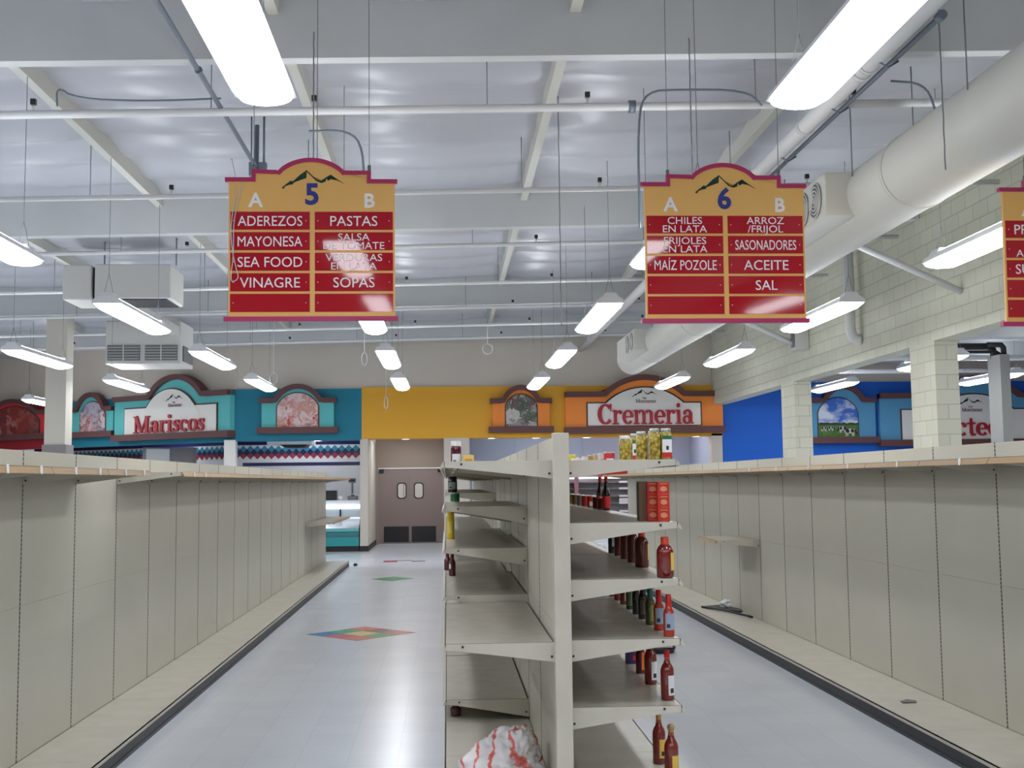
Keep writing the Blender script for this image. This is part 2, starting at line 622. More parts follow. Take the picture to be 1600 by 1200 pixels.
M_LENS = mat('lit_diffuser', (255, 255, 255), 0.4, emit=LENS_STRENGTH, emit_rgb=(246, 250, 255))
M_UPL = mat('added_uplight_glow', (255, 255, 255), 0.4, emit=UPLIGHT_STRENGTH, emit_rgb=(246, 250, 255))
M_SOFFIT = mat('lit_soffit_disc', (255, 255, 255), 0.4, emit=10, emit_rgb=(255, 246, 232))
M_FILLPANEL = mat('added_panel_glow', (255, 255, 255), 0.4, emit=10, emit_rgb=(240, 246, 255))
M_WIRE = mat('grey_wire', (126, 130, 136), 0.5, metal=0.2)
M_CABLE = mat('white_cable', (214, 214, 212), 0.5)
M_CONDUIT = mat('grey_conduit', (118, 126, 138), 0.45, metal=0.4)
M_DUCT = mat('painted_round_duct', (212, 212, 205), 0.5, vary=0.02, vscale=1.5)
M_GRILLE = mat('grey_grille', (112, 116, 118), 0.5)
M_DARK = mat('near_black', (30, 30, 34), 0.5)
M_HVAC = mat('white_sheet_metal', (206, 206, 202), 0.45)
M_GREYW = mat('blue_grey_inner_wall', (178, 188, 206), 0.7)
M_WHITEW = mat('white_inner_wall', (206, 208, 216), 0.7)
M_BRICK = brick_material('painted_block_wall', (208, 208, 190), 0.4, 0.2, 'Y')
M_BRICKX = brick_material('painted_block_pillar', (212, 210, 192), 0.4, 0.2, 'xy')
M_COLUMN = mat('cream_column', (196, 192, 180), 0.6)
M_GREYBASE = mat('grey_column_guard', (128, 124, 126), 0.6)
M_DOOR = mat('mauve_grey_door', (140, 124, 120), 0.5)
M_GLASSW = mat('pale_window_pane', (214, 206, 198), 0.2)  # one pale colour for the door panes
M_BLACKP = mat('black_plastic', (26, 25, 28), 0.45)
M_STEEL = mat('brushed_steel', (176, 180, 184), 0.3, metal=0.85)
M_COUNTER = mat('teal_counter_front', (40, 150, 152), 0.4)
M_COUNTER2 = mat('pale_teal_band', (110, 176, 180), 0.4)
M_WHITEP = mat('white_plastic', (232, 234, 236), 0.35)
M_TILE_W = mat('white_wall_tile', (190, 188, 190), 0.2)
M_TILE_N = mat('navy_wall_tile', (28, 30, 72), 0.2)
M_TILE_T = mat('teal_wall_tile', (46, 112, 130), 0.2)
M_TILE_R = mat('oxblood_wall_tile', (124, 40, 50), 0.2)


# ------------------------------------------------------------------ setting: floor, roof, walls
SLOPE = 0.021
Z_INS = EYE + 3.93     # insulation level above x = 0
Z_PUR = EYE + 3.77     # underside of the purlins
Z_GIR = EYE + 3.41     # underside of the main girders
YW = 28.1              # department front wall

mb = MB()
mb.quad((-18, -10, 0), (18, -10, 0), (18, 37, 0), (-18, 37, 0))
floor = struct('floor', mb, M_FLOOR, 'pale grey waxed tile floor of the empty store', 'floor')


def inlay(name, quads, cols):
    mb = MB()
    for i, q in enumerate(quads):
        mb.quad(*[(x, y, 0.0012) for x, y in q], mi=i)
    o = mb.build(name, cols, floor)
    o['kind'] = 'structure'
    return o


c_bl = mat('floor_tile_blue', (70, 130, 190), 0.25)
c_gr = mat('floor_tile_green', (40, 160, 96), 0.25)
c_rd = mat('floor_tile_red', (204, 84, 84), 0.25)
c_pu = mat('floor_tile_purple', (110, 52, 78), 0.25)
c_dr = mat('floor_tile_crimson', (176, 46, 66), 0.25)
c_yl = mat('floor_tile_yellow', (224, 190, 110), 0.25)
c_or = mat('floor_tile_coral', (206, 104, 84), 0.25)
c_gy = mat('floor_tile_grey', (124, 124, 124), 0.25)


def diamond(cx, cy, half, cols):
    """3 by 3 tiles turned 45 degrees; a index runs right-down, b index runs right-up"""
    qs = []
    s = half / 3.0
    for a in range(3):
        for b in range(3):
            # corner nearest the left tip
            px = cx - half + (a + b) * s
            py = cy + (b - a) * s
            qs.append([(px, py), (px + s, py - s), (px + 2 * s, py), (px + s, py + s)])
    return inlay('floor_diamond', qs, cols)


diamond(-0.945, 12.88, 0.6, [c_bl, c_gr, c_or, c_rd, c_yl, c_pu, c_or, c_gr, c_dr])
inlay('floor_diamond', [[(-1.31, 20.03), (-0.94, 19.56), (-0.57, 20.03), (-0.94, 20.5)]], [c_gr])
inlay('floor_strip', [[(-1.33, 24.2), (-1.04, 24.2), (-1.04, 24.7), (-1.33, 24.7)], [(-1.04, 24.55), (-0.75, 24.55), (-0.75, 24.7), (-1.04, 24.7)], [(-0.75, 24.2), (-0.46, 24.2), (-0.46, 24.5), (-0.75, 24.5)]], [c_dr, c_pu, c_gy])


def roof(x0, x1, y0, y1, zf, name, label, seed):
    mb = MB()
    nx = int((x1 - x0) / 0.27); ny = int((y1 - y0) / 0.1)
    grid = []
    for j in range(ny + 1):
        row = []
        for i in range(nx + 1):
            x = x0 + (x1 - x0) * i / nx; y = y0 + (y1 - y0) * j / ny
            ph = (y + 0.06 * noise.noise((x * 0.4, y * 0.5, seed))) / 0.98
            bay = math.floor((x + 3.84) / 2.43)
            ph += 0.37 * (bay % 3)
            sag = 0.14 * (1 - abs(math.sin(PI * ph)) ** 0.8)
            u = ((x + 3.84) / 2.43) % 1.0
            belly = 0.06 * math.sin(PI * u)
            z = zf + SLOPE * x - belly + sag * 0.6 + 0.02 * noise.noise((x * 1.7, y * 2.3, seed))
            row.append(mb.bm.verts.new((x, y, z)))
        grid.append(row)
    for j in range(ny):
        for i in range(nx):
            f = mb._face([grid[j][i], grid[j][i + 1], grid[j + 1][i + 1], grid[j + 1][i]])
            f.smooth = True
    return struct(name, mb, M_INSUL, label, 'ceiling')


roof(-16.2, 6.75, -10, 36.5, Z_INS, 'ceiling', 'white quilted vinyl insulation under the store roof', 1.0)
roof(6.9, 18, 6, YW, 4.42 - 0.2, 'ceiling_annex', 'lower insulated roof behind the block wall openings', 5.0)

# roof deck above the insulation keeps the store closed
mb = MB()
mb.box(-18, 18, -10, 37, 6.3, 6.4)
struct('roof_deck', mb, M_BEAM, 'roof deck above the insulation', 'roof')

gname = ['first', 'second', 'third', 'last']
for gi, (gy, gw) in enumerate(((9.06, 0.13), (15.38, 0.16), (22.25, 0.18), (27.78, 0.16), (2.6, 0.16), (-3.8, 0.16))):
    mb = MB()
    x0, x1 = -16.2, 6.54
    za = lambda x: Z_GIR + SLOPE * x
    v = [(x0, za(x0)), (x1, za(x1)), (x1, 6.2), (x0, 6.2)]
    mb.prism(v, gy, gy + gw, 'y')
    lab = ('white main roof girder crossing overhead, %s in view' % ['nearest', 'second', 'third', 'farthest'][gi]) if gi < 4 else 'white main roof girder above the camera end of the store'
    struct('ceiling_beam', mb, M_BEAM, lab, 'beam')
px0 = -3.84
for k in range(-5, 5):
    x = px0 + 2.43 * k
    if x > 6.4: continue
    mb = MB()
    mb.box(x, x + 0.09, -9.5, 36, Z_PUR + SLOPE * x, 6.2)
    struct('ceiling_purlin', mb, M_PURLIN, 'cream roof purlin running the length of the store', 'beam')
# beams in the lower annex roof
mb = MB(); mb.box(6.9, 18, 15.2, 15.5, 3.52, 4.5)
struct('annex_beam', mb, M_BEAM, 'grey cross beam beside the nearer block pillar', 'beam')
mb = MB(); mb.box(6.9, 18, 23.4, 23.55, 4.05, 4.5)
struct('annex_beam', mb, M_BEAM, 'white cross beam deep in the side room', 'beam')

# block wall with openings on the far side of the third aisle
mb = MB()
mb.box(6.55, 6.87, -10, YW, 3.46, 6.2)
struct('wall_right', mb, M_BRICK, 'cream painted block wall above the side openings', 'wall')
for nm, (y0, y1), lab in (('pillar_near', (15.09, 15.92), 'cream block pillar beside the third aisle sign'), ('pillar_far', (21.38, 22.25), 'cream block pillar in front of the blue wall'), ('pillar_front', (8.8, 9.63), 'cream block pillar beyond the frame edge'), ('pillar_rear', (2.5, 3.33), 'cream block pillar behind the camera')):
    mb = MB(); mb.box(6.55, 6.87, y0, y1, 0, 3.46)
    struct(nm, mb, M_BRICKX, lab, 'pillar')

# department front: painted header with the beige wall above
A35 = math.radians(35)
CORN = (-5.07, YW)


def ang(s, off=0.0):
    """point on the angled department wall, s metres from the corner, off metres in front of it"""
    return (CORN[0] - s * math.cos(A35) - off * math.sin(A35), CORN[1] + s * math.sin(A35) - off * math.cos(A35))


def angled_slab(s0, s1, z0, z1, t0, t1):
    mb = MB()
    pts = [ang(s0, -t0), ang(s1, -t0), ang(s1, -t1), ang(s0, -t1)]
    mb.prism(pts, z0, z1, 'z')
    return mb


mb = MB(); mb.box(CORN[0], 7.0, YW + 0.06, YW + 0.3, 3.9, 6.0)
struct('wall_back', mb, M_BEIGE, 'plain beige wall above the coloured department band', 'wall')
mb = MB(); mb.box(7.0, 18, YW + 0.06, YW + 0.3, 3.9, 6.0)
struct('wall_back_annex', mb, M_BEIGE, 'beige wall above the blue department band', 'wall')
struct('wall_left_upper', angled_slab(0, 14, 3.9, 6.0, 0.06, 0.3), M_BEIGE, 'beige wall above the angled teal and red bands', 'wall')
mb = MB(); mb.box(CORN[0], -2.05, YW, YW + 0.7, 2.68, 3.92)
struct('wall_header_teal', mb, M_TEAL, 'dark teal painted band above the seafood counter', 'wall')
mb = MB(); mb.box(-2.05, 6.78, YW, YW + 0.7, 2.7, 3.95)
struct('wall_header_yellow', mb, M_YELLOW, 'mustard yellow painted band above the swing doors', 'wall')
mb = MB(); mb.box(6.78, 18, YW, YW + 0.3, 0, 4.0)
struct('wall_blue', mb, M_BLUE, 'strong blue painted wall seen through the side openings', 'wall')
struct('wall_header_angled', angled_slab(0, 6.1, 2.67, 3.9, 0, 0.3), M_TEAL, 'dark teal band on the angled seafood front', 'wall')
struct('wall_header_red', angled_slab(6.1, 14, 2.67, 3.95, 0, 0.3), M_RED2, 'dark red painted band of the meat department', 'wall')

# pieces below the band
mb = MB(); mb.box(-2.09, -1.9, YW, YW + 3.0, 0, 2.7)
struct('wall_recess_side', mb, M_CREAMW, 'cream wall end between counter and door recess', 'wall')
mb = MB(); mb.box(-2.1, -1.885, YW - 0.012, YW + 3.0, 0, 0.13)
struct('baseboard_recess', mb, M_DARK, 'black rubber base on the cream wall end', 'baseboard')
mb = MB(); mb.box(-0.07, 0.55, YW, YW + 3.1, 0, 2.7)
struct('wall_recess_other', mb, M_CREAMW, 'beige pier between the swing doors and the cheese counter', 'wall')
mb = MB(); mb.box(6.5, 6.77, YW, YW + 0.3, 0, 2.75)
struct('wall_pier', mb, M_CREAMW, 'white pier at the end of the cheese counter opening', 'wall')
mb = MB()
mb.box(-1.9, -0.07, 31.1, 31.3, 2.02, 2.9)
mb.box(-1.9, -1.83, 31.1, 31.3, 0, 2.02)
mb.box(-0.12, -0.07, 31.1, 31.3, 0, 2.02)
struct('wall_door', mb, M_TAUPE, 'taupe wall around the swing doors', 'wall')
mb = MB(); mb.box(-2.1, 0.6, YW + 0.3, 31.3, 2.9, 3.0)
struct('ceiling_recess', mb, M_CREAMW, 'low ceiling of the door recess', 'ceiling')
mb = MB(); mb.box(-1.83, -0.12, 31.09, 31.12, 2.0, 2.03)
struct('trim_1', mb, M_SIGNW, 'pale track above the swing doors', 'trim')
# corner pilaster and column guards
mb = MB(); mb.box(-5.33, -5.06, YW - 0.02, YW + 0.25, 0, 2.7)
struct('pilaster', mb, M_SIGNW, 'white pilaster at the corner of the seafood front', 'pillar')
mb = MB(); mb.box(-7.66, -7.27, 22.5, 22.9, 0, 5.6); 
struct('column', mb, M_COLUMN, 'cream square steel column with a grey lower guard', 'column')
mb = MB(); mb.box(-7.69, -7.24, 22.47, 22.93, 0, 2.43)
struct('column_guard', mb, M_GREYBASE, 'grey guard around the foot of the cream column', 'column')

# rear rooms
def diamond_wall(name, x0, x1, loc, rz, label, full):
    """white tile wall with a staggered band of diamonds; local x along the wall, facing -y"""
    mb = MB()
    mb.box(x0, x1, 0, 0.2, 0, 3.6, 0)
    mb.box(x0, x1, -0.004, 0, 2.665, 2.79, 1)
    mb.box(x0, full, -0.004, 0, 2.11, 2.2, 1) if full else None
    P = 0.185
    n = int((x1 - x0) / P)
    for k in range(n):
        for row, (zc, mi) in enumerate(((2.565, 2), (2.473, 1), (2.381, 3))):
            xc = x0 + P * (k + 0.5 + (0.5 if row % 2 else 0))
            h = 0.0925
            mb.quad((xc - h, -0.005, zc), (xc, -0.005, zc - h), (xc + h, -0.005, zc), (xc, -0.005, zc + h), mi)
    o = mb.build(name, [M_TILE_W, M_TILE_N, M_TILE_T, M_TILE_R], None, loc=loc, rz=rz)
    return tag(o, label, 'wall', None, 'structure')


o = diamond_wall('wall_tile_seafood', -3.75, 0, (-2.09, 31.0, 0), 0, 'white wall with diamond tile band behind the seafood counter', 0)
mb = MB(); mb.box(-3.3, 0.0, -0.006, 0, 2.11, 2.2)
b_ = mb.build('tile_stripe', M_TILE_N, o); b_['kind'] = 'structure'
diamond_wall('wall_tile_angled', -8, 0, (-5.84, 31.0, 0), -A35, 'diamond tiled wall behind the angled seafood front', 0)
mb = MB(); mb.box(0.55, 6.9, 32.0, 32.2, 0, 3.4)
for x in (1.9, 3.75, 4.95): mb.box(x, x + 0.03, 31.985, 32.0, 0, 3.4)
mb.box(6.77, 6.9, YW + 0.3, 32, 0, 3.4)
struct('wall_cheese_room', mb, M_GREYW, 'blue grey panelled wall inside the cheese counter room', 'wall')
mb = MB(); mb.box(0.55, 7.0, YW + 0.3, 32.2, 3.3, 3.4)
struct('ceiling_cheese_room', mb, M_GREYW, 'low ceiling of the cheese counter room', 'ceiling')
# outer shell, outside the frame
mb = MB(); mb.box(-16.4, -16.2, -10, 37, 0, 6.3)
struct('wall_left', mb, M_BEIGE, 'far side wall of the store outside the frame', 'wall')
mb = MB(); mb.box(-16.4, 18, -10.2, -10, 0, 6.3)
struct('wall_front', mb, M_BEIGE, 'store front wall behind the camera', 'wall')
mb = MB(); mb.box(18, 18.2, -10, 37, 0, 6.3)
struct('wall_annex', mb, M_BEIGE, 'outer wall of the side room', 'wall')


# swing doors
def swing_door(name, x0, x1, label, wx0, wx1, kx0, kx1, split):
    mb = MB(); mb.box(x0, x1, 31.12, 31.18, 0.02, 2.0, bevel=0.006)
    d = mb.build(name, M_DOOR)
    tag(d, label, 'door', None, 'structure')
    # window: rounded frame and pane
    def rr(xa, xb, za, zb, r, n=6):
        pts = []
        for cx, cz, a in ((xb - r, zb - r, 0), (xa + r, zb - r, 90), (xa + r, za + r, 180), (xb - r, za + r, 270)):
            for i in range(n + 1):
                t = math.radians(a + 90 * i / n)
                pts.append((cx + r * math.cos(t), cz + r * math.sin(t)))
        return pts
    mb = MB()
    O = rr(wx0, wx1, 1.2, 1.635, 0.09); I = rr(wx0 + 0.03, wx1 - 0.03, 1.23, 1.605, 0.07)
    mb.band(O + O[:1], I + I[:1], 31.105, 31.12)
    fr = mb.build('window_frame', M_BLACKP, d)
    mb = MB(); mb.prism(I, 31.112, 31.12, 'y')
    if split: mb.box(split, split + 0.012, 31.109, 31.112, 1.23, 1.605, 1)
    mb.build('pane', [M_GLASSW, M_DARK], d)
    mb = MB(); mb.box(kx0, kx1, 31.1, 31.12, 0.06, 0.47, bevel=0.004)
    mb.build('kick_plate', M_BLACKP, d)
    mb = MB()
    hx = x0 + 0.01 if split else x1 - 0.13
    mb.box(hx, hx + 0.12, 31.05, 31.12, 1.9, 1.99)
    mb.build('hinge', M_BLACKP, d)
    return d


swing_door('door_1', -1.815, -0.968, 'mauve grey swing door with split view in its window', -1.335, -1.075, -1.68, -1.02, -1.16)
swing_door('door_2', -0.962, -0.115, 'mauve grey swing door nearer the shelving, with clear window', -0.885, -0.62, -0.945, -0.3, None)

# ------------------------------------------------------------------ gondola shelving
def make_shelf(root, y0, y1, xp, sg, depth, z, rail=None, bd=0.085, fd=0.034, clips=0):
    """one shelf: tray with a turned down front lip, tapered brackets, price rail"""
    xf = xp + sg * depth
    mb = MB()
    mb.box(xp + sg * 0.014, xf, y0 + 0.004, y1 - 0.004, z - 0.012, z)
    mb.box(xf - sg * 0.004, xf, y0 + 0.004, y1 - 0.004, z - fd, z)
    # folded channel under the front and back of the tray
    mb.box(xf - sg * 0.07, xf - sg * 0.05, y0 + 0.01, y1 - 0.01, z - 0.026, z - 0.012)
    mb.box(xp + sg * 0.014, xp + sg * 0.02, y0 + 0.01, y1 - 0.01, z - 0.05, z - 0.012)
    sh = mb.build('shelf', M_DUSTY, root)
    for yy in (y0 + 0.002, y1 - 0.014):
        mb = MB()
        xk = xp + sg * depth * 0.86
        mb.prism([(xp, z), (xf - sg * 0.006, z), (xf - sg * 0.006, z - fd * 0.85), (xk, z - fd), (xp, z - bd)], yy, yy + 0.012, 'y')
        for sx, sz in ((xp + sg * 0.02, z - bd * 0.72), (xp + sg * depth * 0.84, z - 0.014)):
            mb.box(sx - 0.005, sx + 0.005, yy - 0.002, yy, sz - 0.005, sz + 0.005, 1)
        mb.build('bracket', [M_SHELF, M_SCREW], sh)
    mb = MB()
    rz0, rz1 = (z - 0.034, z - 0.002)
    mb.prism([(xf, rz1), (xf + sg * 0.004, rz1), (xf + sg * 0.02, rz0), (xf + sg * 0.012, rz0), (xf, rz0 + 0.008)], y0 + 0.004, y1 - 0.004, 'y')
    pr = mb.build('price_rail', rail or M_SHELF, sh)
    for c in range(clips):
        yc = y0 + (y1 - y0) * (0.35 + 0.45 * c)
        mb = MB(); mb.box(xf + sg * 0.016, xf + sg * 0.022, yc, yc + 0.016, z - 0.036, z + 0.004)
        mb.build('price_clip', M_WHITEP, sh)
    return sh


def gondola_side(root, ys, xp, sg, ztop, zdeck, ddepth, kick_in, joints=()):
    """panels, slotted standards, base decks and kick plate of one face"""
    y0, y1 = ys[0], ys[-1]
    thick = sg * 0.012
    for a, b in zip(ys[:-1], ys[1:]):
        mb = MB()
        zz = [zdeck] + list(joints) + [ztop]
        for za, zb in zip(zz[:-1], zz[1:]):
            mb.box(xp - thick, xp, a + 0.007, b - 0.007, za + 0.0006, zb - 0.0006)
        mb.build('back_panel', M_PANEL, root)
        mb = MB()
        xf = xp + sg * ddepth
        mb.box(xp + sg * 0.004, xf, a + 0.0015, b - 0.0015, zdeck - 0.012, zdeck)
        mb.box(xf - sg * 0.006, xf, a + 0.0015, b - 0.0015, zdeck - 0.022, zdeck)
        mb.box(xf, xf + sg * 0.006, a + 0.0015, b - 0.0015, zdeck - 0.022, zdeck - 0.006)
        mb.build('base_deck', M_SHELF, root)
    for yv in ys:
        mb = MB(); mb.box(xp - sg * 0.02, xp + sg * 0.0012, yv - 0.0065, yv + 0.0065, zdeck, ztop)
        mb.build('slotted_standard', M_SLOT, root)
    mb = MB()
    xk = xp + sg * (ddepth - kick_in)
    mb.box(xk - sg * 0.01, xk, y0, y1, 0, zdeck - 0.02)
    mb.box(xk, xk + sg * 0.006, y0, y1, 0, 0.022)
    mb.build('kick_plate', M_KICK, root)


# long empty run bounding the wide aisle on the seafood side
gl = thing('gondola_shelving', 'long empty cream shelving run facing the aisle with coloured floor diamonds', 'shelving', (-2.6, 14.0, 0))
gl.location = (0, 0, 0)
YL = [round(6.72 + 0.938 * k, 3) for k in range(-5, 18)]
YL[-1] = 23.2
XL = -2.4
gondola_side(gl, YL, XL, 1, 1.845, 0.11, 0.46, 0.004, joints=(0.97,))
mb = MB(); mb.box(XL - 0.06, XL - 0.012, YL[0], YL[-1], 0, 1.835)
mb.build('core_frame', M_PANEL, gl)
mb = MB(); mb.box(XL - 0.062, XL + 0.0, YL[-1], YL[-1] + 0.02, 0, 1.845)
mb.build('end_upright', M_SHELF, gl)
for k in range(len(YL) - 1):
    if abs(YL[k] - 7.658) < 0.02: continue          # one bay has lost its top shelf
    make_shelf(gl, YL[k], YL[k + 1], XL, 1, 0.465, 1.735, M_RAIL, clips=2 if YL[k] < 9 else 0)
for a, b in ((-4, -3), (-3, -2), (-2, -1)):
    make_shelf(gl, YL[a - 1] if False else YL[a], YL[b], XL, 1, 0.465, 0.98, M_RAIL)

# long run bounding the other aisle
gr = thing('gondola_shelving', 'long empty cream shelving run in front of the block wall and blue wall', 'shelving', (0, 0, 0))
YR = [round(6.99 + 0.915 * k, 3) for k in range(-6, 17)]
XR = 3.39
gondola_side(gr, YR, XR, -1, 1.845, 0.11, 0.50, 0.004, joints=(0.97,))
mb = MB(); mb.box(XR + 0.012, XR + 0.06, YR[0], YR[-1], 0, 1.835)
mb.build('core_frame', M_PANEL, gr)
mb = MB(); mb.box(XR, XR + 0.062, YR[-1], YR[-1] + 0.02, 0, 1.845)
mb.build('end_upright', M_SHELF, gr)
for k in range(len(YR) - 1):
    make_shelf(gr, YR[k], YR[k + 1], XR, -1, 0.475, 1.738, M_RAIL, clips=1 if 6 < YR[k] < 11 else 0)
k = 12
make_shelf(gr, YR[k], YR[k + 1], XR, -1, 0.475, 0.975, M_RAIL)

# double sided run in the middle with the sauce bottles
gc = thing('gondola_shelving', 'double sided cream shelving run standing between the two aisles, holding the last bottles', 'shelving', (0, 0, 0))
YC = [round(5.42 + 0.92 * k, 3) for k in range(0, 20)]
gondola_side(gc, YC, 0.50, -1, 1.845, 0.175, 0.52, 0.02, joints=(0.97,))
gondola_side(gc, YC, 0.56, 1, 1.845, 0.175, 0.57, 0.02, joints=(0.97,))
mb = MB(); mb.box(0.512, 0.548, YC[0], YC[-1], 0, 1.84)
mb.build('core_frame', M_PANEL, gc)
mb = MB()
mb.box(0.492, 0.568, 5.36, 5.42, 0, 1.862, bevel=0.004)
for z in (1.3, 0.62): mb.box(0.565, 0.5685, 5.385, 5.39, z, z + 0.012, 1)
mb.build('end_upright', [M_SHELF, M_SCREW], gc)
mb = MB(); mb.box(0.498, 0.562, YC[-1], YC[-1] + 0.03, 0, 1.845)
mb.build('end_upright', M_SHELF, gc)
LD = 0.515  # shelf depth, aisle one face
RD = 0.525
for k in range(0, 18, 2):
    make_shelf(gc, YC[k], YC[k + 2], 0.50, -1, LD, 1.735)
    make_shelf(gc, YC[k], YC[k + 2], 0.56, 1, RD, 1.735)
    for z in (1.44, 1.177, 0.90, 0.593):
        if k < 12: make_shelf(gc, YC[k], YC[k + 2], 0.56, 1, RD, z, bd=0.1)
make_shelf(gc, YC[0], YC[2], 0.50, -1, LD, 0.893, bd=0.09)
for k in (2, 4):
    for z in (1.485, 1.225, 0.938, 0.30) if k == 2 else (1.43, 1.2, 0.9, 0.3):
        make_shelf(gc, YC[k], YC[k + 2], 0.50, -1, LD, z, bd=0.11)
for k in (7, 9, 11):
    for z in (1.525, 1.12, 0.7):
        make_shelf(gc, YC[k], YC[k + 2], 0.50, -1, LD, z, bd=0.11)

# ------------------------------------------------------------------ hanging lights
LIGHT_LEN = 2.42


def make_light():
    root = thing('ceiling_light', 'x', 'light')
    wd = 0.15
    L = LIGHT_LEN
    # housing: shallow tray with sloped sides
    mb = MB()
    prof = [(-wd - 0.01, 0.0), (-wd * 0.92, 0.045), (-0.07, 0.085), (0.07, 0.085), (wd * 0.92, 0.045), (wd + 0.01, 0.0), (wd - 0.005, -0.004), (-wd + 0.005, -0.004)]
    mb.prism(prof, -L, 0, 'y')
    mb.build('housing', M_HOUSE, root)
    # glowing strip added out of sight on top to brighten the roof
    mb = MB()
    mb.box(-0.066, 0.066, -L + 0.22, -0.22, 0.085, 0.09)
    mb.build('added_uplight', M_UPL, root)
    # lens: bulging wraparound diffuser with rounded ends
    mb = MB()
    n = 12
    rings = []
    for j in range(15):
        t = j / 14
        y = -L + L * t
        e = min(t, 1 - t) * L
        k = math.sqrt(max(0.0, 1 - (1 - min(e / 0.09, 1)) ** 2)) if e < 0.09 else 1.0
        if j in (0, 14): k = 0.6
        rings.append([mb.bm.verts.new((wd * math.cos(PI + PI * i / n) * (0.75 + 0.25 * k), y, -0.004 + (0.07 * math.sin(PI + PI * i / n)) * k)) for i in range(n + 1)])
    for j in range(14):
        for i in range(n):
            f = mb._face([rings[j][i], rings[j][i + 1], rings[j + 1][i + 1], rings[j + 1][i]])
            f.smooth = True
    mb._face(rings[0]); mb._face(rings[-1][::-1])
    mb.build('diffuser', M_LENS, root)
    for y in (-L + 0.1, -0.1):
        mb = MB()
        mb.prism([(-0.11, 0.04), (0.11, 0.04), (0.06, 0.12), (-0.06, 0.12)], y - 0.09, y + 0.09, 'y')
        mb.build('mounting_cap', M_HOUSE, root)
        mb = MB()
        mb.tube([(-0.05, y, 0.12), (0, y, 0.34), (0, y, 1.68)], 0.003, 5)
        mb.tube([(0.05, y, 0.12), (0, y, 0.34)], 0.003, 5)
        mb.build('hanging_wire', M_WIRE, root)
    return root


proto = make_light()
ORD = ['first', 'second', 'third', 'fourth', 'fifth', 'sixth', 'seventh', 'eighth']
rows = [
    ('over the seafood side aisle', -0.935, [1.27, 5.98, 10.7, 15.42, 20.14, 24.86]),
    ('over the sauce bottle aisle', 1.885, [1.27, 5.98, 10.7, 15.42, 20.14, 24.9]),
    ('beyond the empty shelving run under the seafood sign', -3.76, [1.27, 5.9, 10.5, 15.34, 20.1, 24.9]),
    ('between the duct and the block wall', 4.69, [1.27, 5.98, 10.65, 15.4, 20.14, 25.0]),
    ('near the cream steel column', -6.43, [5.9, 10.5, 15.2, 19.8, 24.87]),
    ('in front of the meat department', -9.72, [10.5, 15.2, 20.2, 25.0, 29.8]),
    ('added unseen by the meat counter', -12.7, [15.3, 20.1, 25.0, 29.9]),  # row added out of view to brighten the meat plaque
    ('in the side room before the blue wall', 8.6, [11.0, 16.06, 21.2, 26.37]),
    ('deepest in the side room', 11.3, [13.0, 17.8, 24.61]),  # first two stay out of view, kept only for their light
]
first = True
for rname, x, ends in rows:
    for i, ye in enumerate(ends):
        o = proto if first else copy_tree(proto)
        first = False
        o.location = (x, ye, 3.66)
        o['label'] = 'fluorescent ceiling light %s, %s in row' % (rname, ORD[i])
        o['category'] = 'light'
        o['group'] = 'fluorescent lights hung in rows'
# unseen lights added at the camera end of the store as fill
for x in (-0.935, 1.885, -3.76, 4.69, -6.5):
    for ye in (-3.5,):
        o = copy_tree(proto)
        o.location = (x, ye, 3.66)
        o['label'] = 'unseen fluorescent ceiling light added behind the camera'
        o['category'] = 'light'
        o['group'] = 'unseen lights added behind the camera'

# ------------------------------------------------------------------ aisle signs
K = 1.262 / 1122.0 * 0.9586      # sign units to metres


